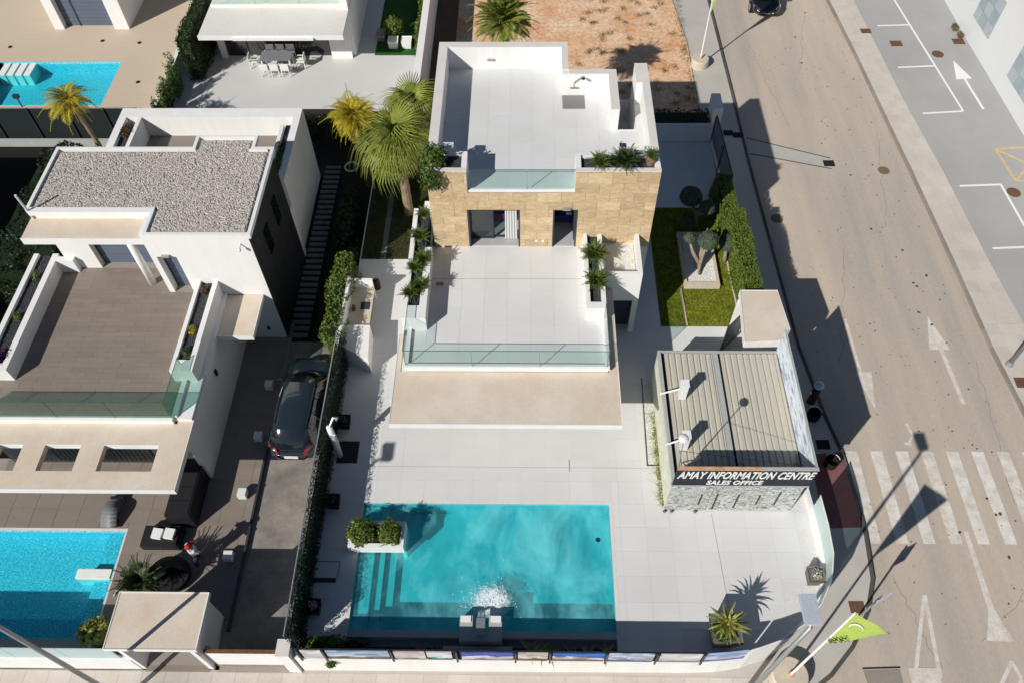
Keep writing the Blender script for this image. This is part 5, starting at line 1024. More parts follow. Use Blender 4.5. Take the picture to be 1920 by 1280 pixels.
glassrun(lv, (-12.9, 15.03), (-12.9, 17.0), 1, ZF+.1, 4.42, GLG)
# canopy with three roof openings
k = MB(); y0, y1 = 12.28, 14.92; xs = [-21, -19.06, -18.2, -17.39, -16.08, -15.23, -13.25, -12.24]
k.box(-20.6, -12.24, y0, 12.98, 2.9, 3.15); k.box(-20.6, -12.24, 14.04, y1, 2.9, 3.15)
for a, b in ((-20.6, -19.06), (-18.2, -17.39), (-16.08, -15.23), (-13.25, -12.24)): k.box(a, b, 12.98, 14.04, 2.9, 3.15)
k.box(-12.80, -12.24, y1, 17.1, 2.9, 3.15); part('canopy', k, BEIGE, lv); part('canopy_fascia', MB().box(-20.6, -12.22, 12.25, 12.28, 2.88, 3.16).box(-12.24, -12.22, 12.28, 17.1, 2.88, 3.16), WHITE, lv)
for a, b in ((-19.06, -18.2), (-17.39, -16.08), (-15.23, -13.25)): part('opening_rim', MB().box(a, b, 14.02, 14.04, 2.89, 3.152), WHITE, lv)
part('wall', MB().box(-12.42, -12.25, 14.2, 21.05, ZL-.1, 2.9), WHITE, lv)
wn = part('window', MB().box(-20.5, -12.6, 14.95, 15.02, 2.5, 2.9).box(-18.6, -18.5, 14.9, 14.98, ZL, 2.5).box(-16.4, -16.3, 14.9, 14.98, ZL, 2.5).box(-14.3, -14.2, 14.9, 14.98, ZL, 2.5), FRAME, lv)
part('pane', MB().box(-20.5, -12.6, 14.96, 15.0, ZL+.02, 2.5), CARG, wn)
k = MB()
for i in range(60): k.tube([(-20.3+i*.095, 14.85+.02*(i % 2), ZL+.03), (-20.3+i*.095, 14.85, 2.45)], .03, 4, False)
part('curtain', k, mat('grey_curtain', (.20, .24, .24), .9, .1), lv)
# side porch slab
part('porch_slab', MB().box(-12.42, -10.82, 18.93, 21.02, 2.95, 3.15), BEIGE, lv); part('porch_fascia', MB().box(-12.42, -10.80, 18.90, 18.93, 2.93, 3.16).box(-10.82, -10.80, 18.93, 21.04, 2.93, 3.16), WHITE, lv)
part('wall_light', MB().box(-12.24, -12.18, 17.6, 17.75, 2.3, 2.6), BLACK, lv); part('wall_socket', MB().box(-11.2, -11.1, 20.98, 21.04, .8, 1.0), BLACK, lv)
# rear wing with parapets and planters
k = MB(); k.box(-19.2, -10.62, 26.45, 31.4, ZL-.1, ZF-.02); k.box(-19.2, -10.62, 30.75, 31.4, ZF-.02, 4.4); k.box(-10.95, -10.62, 26.45, 30.75, ZF-.02, 4.4); k.box(-19.2, -18.85, 26.45, 30.75, ZF-.02, 4.4); k.box(-18.3, -18.12, 26.45, 30.75, ZF-.02, 4.4); k.box(-11.45, -11.28, 26.45, 30.2, ZF-.02, 4.4); part('rear_wing', k, WHITE, lv)
part('rear_terrace', MB().box(-18.12, -11.45, 26.45, 30.75, ZF-.02, ZF), TAUPE, lv); part('planter_bed', MB().box(-18.85, -18.3, 26.45, 30.4, ZF, 4.2).box(-11.28, -10.95, 26.45, 30.4, ZF, 4.2), PEBD, lv)
bush('planter_shrub', 'reddish shrub in the north-west corner planter of the gravel-roof villa', (-18.55, 29.8, 4.35), (.28, .5, .2), 500, mat('reddish_leaf', (.12, .06, .03), .7, .4, 8, .3), .05, 4.2); bush('planter_shrub', 'green shrubs hanging along the rear east planter of the gravel-roof villa', (-11.1, 28.0, 4.35), (.2, 1.2, .2), 700, LEAF, .05, 4.2)
for (x, y, m_, l) in ((-19.95, 21.3, LEAFH, 'yellow-green sprig at the far end of the left terrace planter'), (-19.95, 19.2, LEAFH, 'yellow-green sprig midway along the left terrace planter'), (-12.87, 18.6, PALMY, 'small yellow shrub in the pebble planter next to the porch slab'), (-12.87, 20.6, mat('reddish_leaf', (.12, .06, .03)), 'reddish low plant at the far end of the porch-side planter'), (-12.87, 17.6, LEAF, 'low green plant at the near end of the porch-side planter')):
    bush('planter_sprig', l, (x, y, 4.0), (.16, .22, .16), 130, m_, .045, 3.86, stems=2)
bush('bougainvillea', 'purple bougainvillea at the near end of the left terrace planter', (-20.0, 17.2, 4.05), (.35, .4, .25), 600, mat('purple_bloom', (.16, .01, .17), .8, .4, 8), .05, 3.86)
# furniture
sf = thing('black_sofa_screen', 'tall black rattan cabinet screen beside the pool terrace', 'outdoor cabinet', (-12.75, 13, ZL))
part('cabinet', MB().box(-13.25, -12.35, 12.15, 14.5, ZL, ZL+1.05), BLACK, sf)
for i in range(4): part('lid_panel', MB().box(-13.2, -12.4, 12.2+.57*i, 12.2+.57*i+.54, ZL+1.05, ZL+1.075), BLACK, sf)
db = thing('daybed', 'black rattan daybed with two white cushions on the pool terrace', 'daybed', (-13.4, 11.6, ZL)); part('base', MB().box(-14.15, -12.75, 11.25, 12.05, ZL, ZL+.38), BLACK, db); part('mattress', MB().box(-14.1, -12.8, 11.3, 12.0, ZL+.38, ZL+.48), BLACK, db)
for x in (-13.55, -13.1):
    k = MB().prism([(x-.19, 11.5), (x+.17, 11.45), (x+.2, 11.83), (x-.17, 11.88)], ZL+.48, ZL+.60); part('cushion', k, WHITE, db)
lg = thing('wave_lounger', 'grey curved lounger standing half under the canopy edge', 'lounger', (-15.6, 13, ZL)); k = MB(); cv = []
for i in range(13):
    s = i/12; cv.append((12.05+1.6*s, ZL+.22+.22*math.sin(s*5.2-.3)+.32*max(0, s-.7)))
for (a, b), (c, e) in zip(cv, cv[1:]): k.add([(-15.95, a, b), (-15.35, a, b), (-15.35, c, e), (-15.95, c, e), (-15.95, a, b-.06), (-15.35, a, b-.06), (-15.35, c, e-.06), (-15.95, c, e-.06)], [(0, 1, 2, 3), (4, 7, 6, 5), (0, 3, 7, 4), (1, 5, 6, 2)])
part('seat', k, mat('grey_lounger', (.17, .175, .185), .5, .05), lg, smooth=True); part('foot', MB().box(-15.9, -15.4, 12.3, 12.4, ZL, ZL+.3), BLACK, lg); part('foot', MB().box(-15.9, -15.4, 13.2, 13.3, ZL, ZL+.22), BLACK, lg)
t = thing('round_daybed', 'dark round basket daybed in the shade behind the entrance canopy', 'daybed', (-12.9, 10.1, ZL)); part('basket', MB().lathe(-12.75, 10.2, [(.6, ZL), (.7, ZL+.22), (.68, ZL+.4), (.6, ZL+.36)], 22), BLACK, t); k = MB(); rows = []
for i in range(13):
    a = i*math.pi/12
    for q in (0, .35, .7, 1.0): k.v.append((-12.75+.68*math.cos(a)*(1-.25*q*q), 10.2+.66*math.sin(a)*(1-.9*q*q), ZL+.4+.5*math.sin(q*1.4)))
for i in range(12):
    for j in range(3): k.f.append((i*4+j, (i+1)*4+j, (i+1)*4+j+1, i*4+j+1))
part('hood', k, BLACK, t)
rosette('large dark cycad beside the pool, just behind the entrance canopy roof', -13.35, 9.65, ZL, 1.25, 52, CF2, trunk=.95, e0=.25, e1=1.0)
t = thing('croton_pot', 'dark pot under the variegated shrub at the pool corner', 'pot', (-14.4, 8.1, ZL)); part('bowl', MB().lathe(-14.5, 7.9, [(.22, ZL-.1), (.3, ZL+.35), (.26, ZL+.33)], 14), GREYP, t)
bush('croton_shrub', 'variegated yellow and green shrub at the pool corner beside the canopy', (-14.55, 8.0, ZL+.95), (.52, .45, .4), 420, AGAV, .12, ZL+.3); 
for i, (x, y) in enumerate(((-13.95, 9.05+.5), (-14.9+.2, 12.1))): pass
t = thing('pool_skimmer_hook', 'small white pool fitting lying on the terrace beside the water', 'pool fitting', (-14.7, 9.6, ZL)); part('hook', MB().tube([(-14.72, 9.5, ZL+.03), (-14.66, 9.7, ZL+.05), (-14.6, 9.72, ZL+.03)], .03, 6), WHITE, t)
# slatted side path
sp_ = struct('slatted_path', MB().box(-10.6, -9.4, 20.9, 33.5, -.1, ZL-.05), DARK)
for i in range(31): part('slat', MB().box(-10.42+.0*i, -9.62, 21.05+.36*i, 21.05+.36*i+.2, ZL-.05, ZL+.03), mat('grey_sleeper', (.20, .19, .20), .8, .3, 4, .1), sp_)
struct('garden_bed_ground', MB().box(-9.4, -7.55, 20.8, 36.5, -.1, ZL), SOIL); struct('rear_garden_ground', MB().box(-24, -9.4, 31.4, 36.8, -.1, ZL-.01), SOIL); struct('west_garden_ground', MB().box(-40, -19.2, 16, 36.8, -.1, ZL-.03), mat('shade_dark_soil', (.012, .011, .009), .95, .3))  # west soil near black: the garden's deep shade is put into its colour
struct('passage_ground', MB().box(-7.55, -5.45, 31.0, 36.8, -.1, ZL+.01), SOIL)

# ---------------------------------------------------------------- vehicles
def car(label, cx, cy, z, rot, L, Wd, H, body, cat='car', group=None):
    """lofted estate body; local +y is the front. Sections carry an outline rounded in plan."""
    t = thing('parked_car', label, cat, (cx, cy, z)); t.rotation_euler = (0, 0, rot); ORG[t.name] = (0, 0, 0)
    h = L/2; ww = Wd/2
    # (y, half width, sill z, belt z)
    st_ = [(-h, .70, .42, .62), (-h+.05, .86, .30, .80), (-h+.25, .95, .24, .92), (-h+.9, 1.0, .22, .95), (-.4, 1.0, .22, .93), (.7, 1.0, .22, .91), (1.1, .99, .22, .90), (h-.9, .97, .22, .86), (h-.35, .90, .25, .78), (h-.1, .78, .32, .66), (h, .58, .40, .56)]
    k = MB(); n = 14
    for (y, f, a, b) in st_:
        w = ww*f; pr_ = [(-w*.9, a), (-w, a+.12), (-w*1.0, (a+b)/2), (-w*.985, b-.10), (-w*.93, b-.02), (-w*.80, b+.005), (-w*.4, b+.03), (w*.4, b+.03), (w*.80, b+.005), (w*.93, b-.02), (w*.985, b-.10), (w*1.0, (a+b)/2), (w, a+.12), (w*.9, a)]
        k.v += [(x, y, zz) for x, zz in pr_]
    for i in range(len(st_)-1):
        for j in range(n): k.f.append((i*n+j, i*n+(j+1) % n, (i+1)*n+(j+1) % n, (i+1)*n+j))
    k.f.append(tuple(range(n))); k.f.append(tuple((len(st_)-1)*n+j for j in range(n))[::-1])
    bo = part('body', k, body, t, smooth=True); m_ = bo.modifiers.new('bevel', 'SUBSURF'); m_.levels = 1; m_.render_levels = 1
    # roof
    R0, R1 = -h+.42, .55; zt = H
    def roofz(s): return zt-.10*abs(s-.45)**1.6*1.6
    k = MB(); ny = 9; rows = []
    for i in range(ny):
        s = i/(ny-1); y = R0+.22+(R1-R0-.30)*s; w = ww*(.70+.06*math.sin(s*math.pi)); zz = roofz(s)
        rows.append([(-w, y, zz-.075), (-w*.93, y, zz-.02), (-w*.5, y, zz+.012), (0, y, zz+.022), (w*.5, y, zz+.012), (w*.93, y, zz-.02), (w, y, zz-.075)])
    for r0 in rows: k.v += r0
    for i in range(ny-1):
        for j in range(6): k.f.append((i*7+j, i*7+j+1, (i+1)*7+j+1, (i+1)*7+j))
    part('roof', k, body, t, smooth=True)
    a, b = rows[-1], rows[0]
    def arc(c, yc, ye, z0_, wd): return [(wd*q, yc+(ye-yc)*abs(q)**2.2, z0_-.03*abs(q)) for q in (-1, -.86, -.45, 0, .45, .86, 1)]
    wf = arc(0, R1+.88, R1+.58, .97, ww*.86); wr = arc(0, -h+.05, -h+.22, 1.0, ww*.84)
    for nm, top, lo_, sg_ in (('windscreen', a, wf, 1), ('rear_window', b, wr, -1)):
        k = MB(); rws = [[tuple(Vector(p).lerp(Vector(q), u)+Vector((0, sg_*.05*math.sin(u*3.14), .05*math.sin(u*3.14)))) for p, q in zip(top, lo_)] for u in (0, .33, .66, 1)]
        for r0 in rws: k.v += r0
        for i in range(3):
            for j in range(6): k.f.append((i*7+j, i*7+j+1, (i+1)*7+j+1, (i+1)*7+j))
        part(nm, k, CARG, t, smooth=True)
    wf = [wf[0], wf[3], wf[6]]; wr = [wr[0], wr[3], wr[6]]
    part('interior', MB().box(-ww*.74, ww*.74, -h+.5, R1+.35, .8, 1.22), DARK, t)
    part('cowl', MB().box(-ww*.84, ww*.84, R1+.3, R1+.72, .86, .945), DARK, t)
    for sg in (-1, 1):
        ix = 0 if sg < 0 else 6; q = [rows[i][ix] for i in range(ny)]
        lo = [(sg*ww*.94, wr[0][1]+(wf[0][1]-wr[0][1])*i/(ny-1), .95) for i in range(ny)]
        k = MB()
        for i in range(ny-1): k.add([q[i], q[i+1], lo[i+1], lo[i]], [(0, 1, 2, 3)])
        part('side_window', k, CARG, t)
        for i in (0, 3, 6, 8):
            part('pillar', MB().tube([q[i], lo[i]], .03, 5), body, t)
        part('roof_rail', MB().tube([(sg*ww*.66, R0+.45, H-.02), (sg*ww*.68, -.3, H+.03), (sg*ww*.66, R1-.35, H-.03)], .022, 6), CHROME, t)
        part('mirror', MB().ball((sg*(ww+.10), R1+.42, .98), .12, .08, .08, 10, 6), body, t, smooth=True)
        k = MB().add([(sg*ww*1.0, -h+.46, .94), (sg*ww*.52, -h+.0, .93), (sg*ww*.54, -h-.05, .72), (sg*ww*.99, -h+.36, .74), (sg*ww*.62, -h+.16, .975), (sg*ww*.95, -h+.44, .975)], [(0, 1, 2, 3), (0, 5, 4, 1)]); part('tail_light', k, RED, t)
        part('headlight', MB().add([(sg*ww*.93, h-.55, .80), (sg*ww*.55, h-.12, .72), (sg*ww*.55, h-.05, .58), (sg*ww*.92, h-.42, .62)], [(0, 1, 2, 3)]), CHROME, t)
        for y in (-h+.85, h-.95):
            w_ = part('wheel', MB().tube([(sg*(ww-.22), y, .34), (sg*(ww+.005), y, .34)], .34, 18), RUBB, t); part('rim', MB().tube([(sg*(ww+.0), y, .34), (sg*(ww+.015), y, .34)], .22, 12), CHROME, w_)
    part('rear_bumper_trim', MB().tube([(-ww*.88, -h+.12, .50), (-ww*.5, -h-.045, .48), (ww*.5, -h-.045, .48), (ww*.88, -h+.12, .50)], .04, 6).tube([(-ww*.55, -h-.0, .945), (0, -h-.05, .95), (ww*.55, -h-.0, .945)], .028, 6), CHROME, t)
    part('number_plate', MB().box(-.27, .27, -h-.10, -h-.06, .60, .74), PLATE, t)
    part('front_bumper_trim', MB().tube([(-ww*.7, h-.12, .46), (0, h+.02, .47), (ww*.7, h-.12, .46)], .025, 6), CHROME, t)
    return t
car('dark grey estate car parked in the shaded driveway beside the hedge screen', -9.05, 17.2, ZL, R(-1), 4.7, 1.92, 1.64, CARP)
car('black car parked on the street at the top of the picture', 14.65, 47.5, 0, R(180), 4.3, 1.80, 1.45, CARB)

# ---------------------------------------------------------------- person
pe = thing('person', 'person in pale shirt and red cap stepping through the palm shadow by the pool', 'person', (-11.85, 10.85, ZL))
def skin_fig(joints, edges, radii, m, nm, lev=1):
    me = bpy.data.meshes.new(nm); me.from_pydata(joints, edges, []); o = bpy.data.objects.new(nm, me); COL.objects.link(o)
    md = o.modifiers.new('s', 'SKIN'); me.skin_vertices[0].data[0].use_root = True
    for i, r in enumerate(radii): me.skin_vertices[0].data[i].radius = (r, r)
    o.modifiers.new('u', 'SUBSURF').levels = lev; bpy.context.view_layer.update()
    e = bpy.data.meshes.new_from_object(o.evaluated_get(bpy.context.evaluated_depsgraph_get())); bpy.data.objects.remove(o); e.materials.clear(); e.materials.append(m)
    e.polygons.foreach_set('use_smooth', [True]*len(e.polygons)); return e
J = [(0, 0, .92), (-.02, .02, 1.15), (-.05, .05, 1.40), (-.07, .06, 1.50), (-.10, .08, 1.62), (.09, 0, .88), (.12, -.12, .48), (.14, -.02, .06), (.14, -.18, .03), (-.09, .02, .88), (-.08, .22, .50), (-.10, .26, .08), (-.10, .12, .03),
     (.14, .02, 1.38), (.24, -.12, 1.15), (.20, -.32, 1.02), (.20, -.39, 1.0), (-.24, .08, 1.38), (-.34, -.04, 1.15), (-.28, -.24, 1.05), (-.27, -.31, 1.03)]
Ed = [(0, 1), (1, 2), (2, 3), (3, 4), (0, 5), (5, 6), (6, 7), (7, 8), (0, 9), (9, 10), (10, 11), (11, 12), (2, 13), (13, 14), (14, 15), (15, 16), (2, 17), (17, 18), (18, 19), (19, 20)]
Rr = [.15, .14, .15, .06, .095, .10, .065, .045, .04, .10, .065, .045, .04, .06, .045, .033, .035, .06, .045, .033, .035]
fig = skin_fig(J, Ed, Rr, SKIN, 'body', 2); link('body', fig, pe)
sh_ = skin_fig([J[0], J[1], J[2], J[13], J[14], J[17], J[18]], [(0, 1), (1, 2), (2, 3), (3, 4), (2, 5), (5, 6)], [.17, .165, .17, .085, .065, .085, .065], SHIRT, 'shirt', 2); link('shirt', sh_, pe)
tr = skin_fig([J[0], J[5], J[6], (.14, -.03, .12), J[9], J[10], (-.10, .25, .14)], [(0, 1), (1, 2), (2, 3), (0, 4), (4, 5), (5, 6)], [.17, .125, .085, .07, .125, .085, .07], TROUS, 'trousers', 2); link('trousers', tr, pe)
k = MB(); k.ball((-.10, .08, 1.68), .11, .12, .10, 12, 8); k.add([(-.19, 0, 1.67), (-.02, 0, 1.67), (-.04, -.14, 1.65), (-.17, -.14, 1.65)], [(0, 1, 2, 3)]); link('cap', mesh('cap', k, CAPR, True), pe)
for sg in (-1, 1): link('eye', mesh('eye', MB().ball((-.10+sg*.035, -.01, 1.63), .012, n=6, m=4), DARK), pe)
link('nose', mesh('nose', MB().ball((-.10, -.02, 1.60), .015, .02, .02, 6, 4), SKIN), pe)
for (x, y, z_) in ((.20, -.39, 1.0), (-.27, -.31, 1.03)):
    for i in range(5):
        a = -.5+.25*i; L_ = (.045, .07, .075, .07, .055)[i]; k = MB().tube([(x+a*.08, y-.01, z_), (x+a*.12, y-.02-L_*.6, z_-.01), (x+a*.12, y-.02-L_*.9, z_-.04)], [.011, .010, .008], 6); link('finger', mesh('finger', k, SKIN), pe)
pe.rotation_euler = (0, 0, R(150))

# ================================================================ STREET FURNITURE
def flag(label, x, y, z, h, fp, blk=.58, lo=.58):
    t = thing('flagpole', label, 'flagpole', (x, y, z)); part('base_block', MB().lathe(x, y, [(blk, z), (blk, z+.42), (blk*.93, z+.5)], 22), CREAM, t, smooth=False)
    part('pole', MB().tube([(x, y, z+.5), (x, y, z+h)], [.045, .03], 8), WHITE, t); part('collar', MB().lathe(x, y, [(.1, z+.5), (.08, z+.62)], 12), RUSTO, t)
    # cloth: a three-cornered sail between the upper pole and its tip
    k = MB(); n = 12; m_ = 6; d0 = Vector(fp)
    A_ = Vector((x, y, z+h*lo)); B_ = Vector((x, y, z+h)); T_ = Vector((x+d0.x, y+d0.y, z+h-.15)); nn = Vector((-d0.y, d0.x, 0)).normalized()
    for i in range(n+1):
        s_ = i/n; e0 = A_.lerp(B_, s_); e1 = (A_.lerp(T_, min(1, s_*1.25)) if s_ < .8 else T_.lerp(B_, (s_-.8)/.2*.0))
        for j in range(m_+1):
            p = e0.lerp(e1, j/m_)+nn*.03*math.sin(j*1.3+i*.8)*j/m_; k.v.append(tuple(p))
    for i in range(n):
        for j in range(m_): k.f.append((i*(m_+1)+j, i*(m_+1)+j+1, (i+1)*(m_+1)+j+1, (i+1)*(m_+1)+j))
    part('flag_cloth', k, LIME, t, smooth=True); return t
f1 = flag('lime green feather flag with small black letters on a white pole at the street corner', 8.84, 6.98, .11, 6.95, (.86, -.48), .62)
f2 = flag('lime green flag on a white pole beside the sandy plot', 10.0, 40.7, .11, 6.1, (.42, -.25), .5, .5)
text('AMAY', 9.03, 6.76, 5.12, .30, f1, DARK, 0, 0, (R(90), R(-68), R(-29)), 1.1)
ringk = MB()
for i in range(7):
    a = .6+i*.42; b2 = a+.42; ringk.tube([(9.06+.15*math.cos(a), 6.79-.084*math.cos(a), 6.35+.26*math.sin(a)), (9.06+.15*math.cos(b2), 6.79-.084*math.cos(b2), 6.35+.26*math.sin(b2))], .02, 5)
part('printed_ring', ringk, PAINTW, f1)
def lamp(label, x, y, h, arm, d0=(1, 0), head=True, shade=METAL):
    t = thing('street_lamp', label, 'street lamp', (x, y, .11)); part('pole', MB().tube([(x, y, .11), (x, y, h)], [.085, .055], 10), METAL, t, smooth=True); part('base_plate', MB().lathe(x, y, [(.16, .11), (.16, .15), (.1, .35)], 12), METAL, t)
    ex_, ey = x+d0[0]*arm, y+d0[1]*arm; part('arm', MB().tube([(x, y, h-.05), (ex_, ey, h+.05)], .04, 8), METAL, t)
    k = MB(); k.prism([(ex_-.18, ey-.1), (ex_+.18, ey-.1), (ex_+.2, ey+.62), (ex_-.2, ey+.62)], h, h+.12); part('lamp_head', k, mat('lamp_head_grey', (.45, .48, .53), .4, .05, spec=.5), t); part('lens', MB().box(ex_-.12, ex_+.12, ey, ey+.5, h-.02, h), CHROME, t); return t
lamp('tall grey street lamp at the corner with its head over the curved glass wall', 6.72, 5.85, 9.55, .15, (.3, .9))
lamp('tall grey street lamp rising at the lower left in front of the neighbouring pool', -13.38, 6.08, 9.5, .3)
lamp('grey street lamp at the right edge on the east pavement', 20.62, 19.8, 9.0, .3, (-1, 0))
ts = thing('traffic_sign', 'blue and white traffic sign on a grey post at the kerb corner', 'traffic sign', (11.55, 8.9, .11)); part('post', MB().tube([(11.55, 8.9, .11), (11.55, 8.9, 2.75)], .035, 8), METAL, ts)
k = MB().add([(11.35, 8.72, 2.1), (11.95, 9.02, 2.1), (11.95, 9.02, 2.75), (11.35, 8.72, 2.75), (11.34, 8.74, 2.1), (11.94, 9.04, 2.1), (11.94, 9.04, 2.75), (11.34, 8.74, 2.75)], [(0, 1, 2, 3), (4, 7, 6, 5), (3, 2, 6, 7), (0, 4, 5, 1)]); part('sign_plate', k, mat('sign_pale_blue', (.55, .62, .70), .4, .05), ts)
# street things on the shaded pavement
def bollardpost(l, x, y, h): 
    t = thing('bollard', l, 'bollard', (x, y, .11), 'slim grey kerb posts'); part('post', MB().tube([(x, y, .11), (x, y, h)], .03, 8), METAL, t); part('cap', MB().ball((x, y, h), .07), METAL, t, smooth=True)
hy = thing('fire_hydrant', 'dark red hydrant column with a pale round cap on the shaded pavement', 'hydrant', (12.0, 18.2, .11)); part('column', MB().lathe(11.85, 17.95, [(.2, .11), (.18, .2), (.16, 1.15), (.2, 1.2)], 16), mat('dark_red_steel', (.07, .015, .012)), hy); part('cap', MB().ball((11.85, 17.95, 1.28), .21, .21, .15), mat('pale_blue_cap', (.45, .55, .68), .4), hy, smooth=True)
for (x, y, l) in ((11.75, 17.15, 'round dark street bin with wire rim, nearer the hydrant'), (12.0, 15.0, 'round dark street bin with pale rim near the red paving')):
    t = thing('street_bin', l, 'bin', (x, y, .11)); part('drum', MB().lathe(x, y, [(.25, .11), (.27, .5), (.24, .5), (.23, .2)], 18), mat('dark_bin_steel', (.018, .010, .010), .7), t); part('rim', MB().tube([(x+.28*math.cos(a*.3), y+.28*math.sin(a*.3), .53) for a in range(9)], .015, 5), STEELW, t)
for (x, y, l) in ((10.9, 19.4, 'slim kerb post nearest the entry porch'), (11.15, 17.2, 'slim kerb post beside the hydrant')): bollardpost(l, x, y, 1.9)

# ---- east white building
rb = thing('east_building', 'long white building at the right edge with blue-grey window bands', 'building', (30, 36, 0))
bw_ = mat('building_white', (.66, .665, .66), .85, .05, .5, .03, 20, .05)
P0 = [(25.9, 56), (26.15, 43), (26.45, 35), (26.9, 26), (40, 26), (40, 56)]
part('wall', MB().prism(P0, 0, 9), bw_, rb)
def bwin(y0, y1, z0, z1, ny, nz):
    def X(y): return 26.15+(43-y)*.0375 if y < 43 else 26.15-(y-43)*.019
    w = part('window', MB().prism([(X(y0)-.05, y0), (X(y0)+.02, y0), (X(y1)+.02, y1), (X(y1)-.05, y1)], z0, z1), mat('pale_window_frame', (.30, .33, .34), .5, .1), rb)
    for i in range(ny):
        for j in range(nz):
            a = y0+(y1-y0)*(i+.04)/ny; b = y0+(y1-y0)*(i+.96)/ny; c = z0+(z1-z0)*(j+.04)/nz; e_ = z0+(z1-z0)*(j+.96)/nz
            part('pane', MB().prism([(X(a)-.075, a), (X(a)-.05, a), (X(b)-.05, b), (X(b)-.075, b)], c, e_), (BLUEW if (i+j) % 2 else mat('building_window_pale', (.40, .44, .48), .4, .1)), w)
bwin(41.3, 43.6, 1.4, 3.6, 3, 3); bwin(35.6, 38.2, 1.2, 3.4, 3, 3); bwin(46, 49, 1.4, 3.6, 3, 2)
for (x, y) in ((25.7, 44.2), (25.75, 43.4)): bush('building_weed', 'dry weed tuft at the foot of the white east building, %s' % ('farther one' if y > 44 else 'nearer one'), (x, y, .3), (.16, .3, .18), 260, mat('dry_weed', (.16, .13, .05)), .05, .1, stems=2)

# ================================================================ NORTH NEIGHBOURS
struct('white_terrace', MB().box(-20.0, -5.95, 36.7, 60, -.1, ZL), mat('white_terrace_tile', (.60, .59, .57), .6, .06, .4, .02, 20, .05))
nv = thing('north_villa', 'white villa behind with wide canopy, glazed rooms and dining terrace', 'villa', (-14, 42, 0))
part('canopy', MB().box(-17.9, -10.0, 39.15, 43.0, 2.9, 3.15), mat('canopy_warm_white', (.70, .67, .62), .85, .06, 1), nv); part('canopy_fascia', MB().box(-17.93, -9.97, 39.11, 39.15, 2.88, 3.16).box(-16.0, -11.6, 38.95, 39.1, 2.95, 3.05), WHITE, nv)
k = MB(); k.box(-11.4, -10.2, 41.3, 41.6, ZL, 2.9); k.box(-10.4, -10.02, 41.6, 50, ZL, 6.2); k.box(-17.9, -17.6, 41.3, 50, ZL, 2.9); k.box(-17.6, -10.4, 43.0, 50, 2.95, 6.2); k.box(-17.8, -10.1, 41.85, 42.0, 3.15, 3.3); part('wall', k, WHITE, nv)
w = part('window', MB().box(-17.6, -11.4, 41.6, 41.7, ZL, 2.9), CARG, nv)
for x in (-16.4, -14.8, -13.2): part('frame', MB().box(x, x+.08, 41.5, 41.6, ZL, 2.9), FRAME, w)
glassrun(nv, (-17.7, 41.9), (-10.3, 41.9), 3, 3.3, 4.3, GL)
# dining set
dt = thing('dining_table', 'long white dining table with grey top on the north terrace', 'table', (-14.4, 40.5, ZL)); part('tabletop', MB().box(-15.3, -13.5, 40.05, 40.95, ZL+.72, ZL+.76), GREY, dt)
for x in (-15.2, -13.6):
    for y in (40.12, 40.85): part('leg', MB().box(x-.04, x+.04, y-.04, y+.04, ZL, ZL+.72), STEELW, dt)
c0 = thing('dining_chair', 'white slatted dining chair at the far side of the table, first from the left', 'chair', (-15.0, 41.25, ZL), 'white chairs round the dining table')
x, y = -15.0, 41.25; part('seat', MB().box(x-.24, x+.24, y-.24, y+.24, ZL+.42, ZL+.46), STEELW, c0); part('backrest', MB().box(x-.24, x+.24, y+.2, y+.24, ZL+.5, ZL+.86), STEELW, c0)
for dx in (-.21, .21):
    for dy in (-.21, .21): part('leg', MB().box(x+dx-.02, x+dx+.02, y+dy-.02, y+dy+.02, ZL, ZL+.42), STEELW, c0)
    part('armrest', MB().box(x+dx-.025, x+dx+.025, y-.2, y+.2, ZL+.62, ZL+.65), STEELW, c0)
for (x, y, r, l) in ((-14.4, 41.25, 0, 'far side of the table, second from the left'), (-13.8, 41.25, 0, 'far side of the table, third from the left'), (-15.0, 39.75, math.pi, 'near side of the table, first from the left'), (-14.4, 39.75, math.pi, 'near side of the table, second from the left'), (-13.8, 39.75, math.pi, 'near side of the table, third from the left'), (-15.8, 40.5, math.pi/2, 'head of the table on the left'), (-13.05, 40.5, -math.pi/2, 'head of the table on the right')):
    copytree(c0, (x, y, ZL), r, 'white slatted dining chair at the '+l)
struct('terrace_lawn', MB().box(-8.95, -6.15, 41.6, 60, ZL-.1, ZL+.02), GRASS2)
bush('citrus_shrub', 'bright yellow-green shrub growing behind the white pots', (-7.9, 43.2, ZL+.9), (.55, .5, .6), 900, LEAFH, .07, ZL)
for i, x in enumerate((-7.9, -7.1)):
    t = thing('white_pot', 'white square pot on the artificial lawn, %s one' % ('left' if i == 0 else 'right'), 'pot', (x, 42.5, ZL+.02), 'white pots on the artificial lawn'); taperpot(t, x, 42.45, ZL+.02, .24, .3, .5, WHITE)
t = thing('wooden_crate', 'grey wooden box bench beside the yellow-green shrub', 'bench', (-8.9, 43.2, ZL+.02)); part('seat', MB().box(-9.0, -8.45, 42.9, 43.7, ZL+.3, ZL+.4), KERB, t); part('base', MB().box(-8.95, -8.5, 42.95, 43.65, ZL+.02, ZL+.3), TAUPE, t)
hedge('wall_hedge', 'narrow green hedge along the white boundary wall of the north terrace', 'hedge', -6.5, -6.1, 41.4, 47, ZL, 1.4, 3000, LEAFH, .06, .15)
bwl = thing('boundary_wall', 'tall white boundary wall between the north terrace and the sandy plot', 'wall', (-5.8, 42, 0)); part('wall', MB().box(-5.98, -5.6, 34.2, 56, 0, 2.6), WHITE, bwl)
hedge('tall_hedge', 'tall dark cypress hedge between the two northern plots', 'hedge', -19.35, -18.5, 39.2, 50, ZL, 2.9, 15000, mat('cypress_leaf', (.035, .06, .014), .6, .4, 3, .3, 20, 0), .06, .15, 'hedges between the northern plots'); 
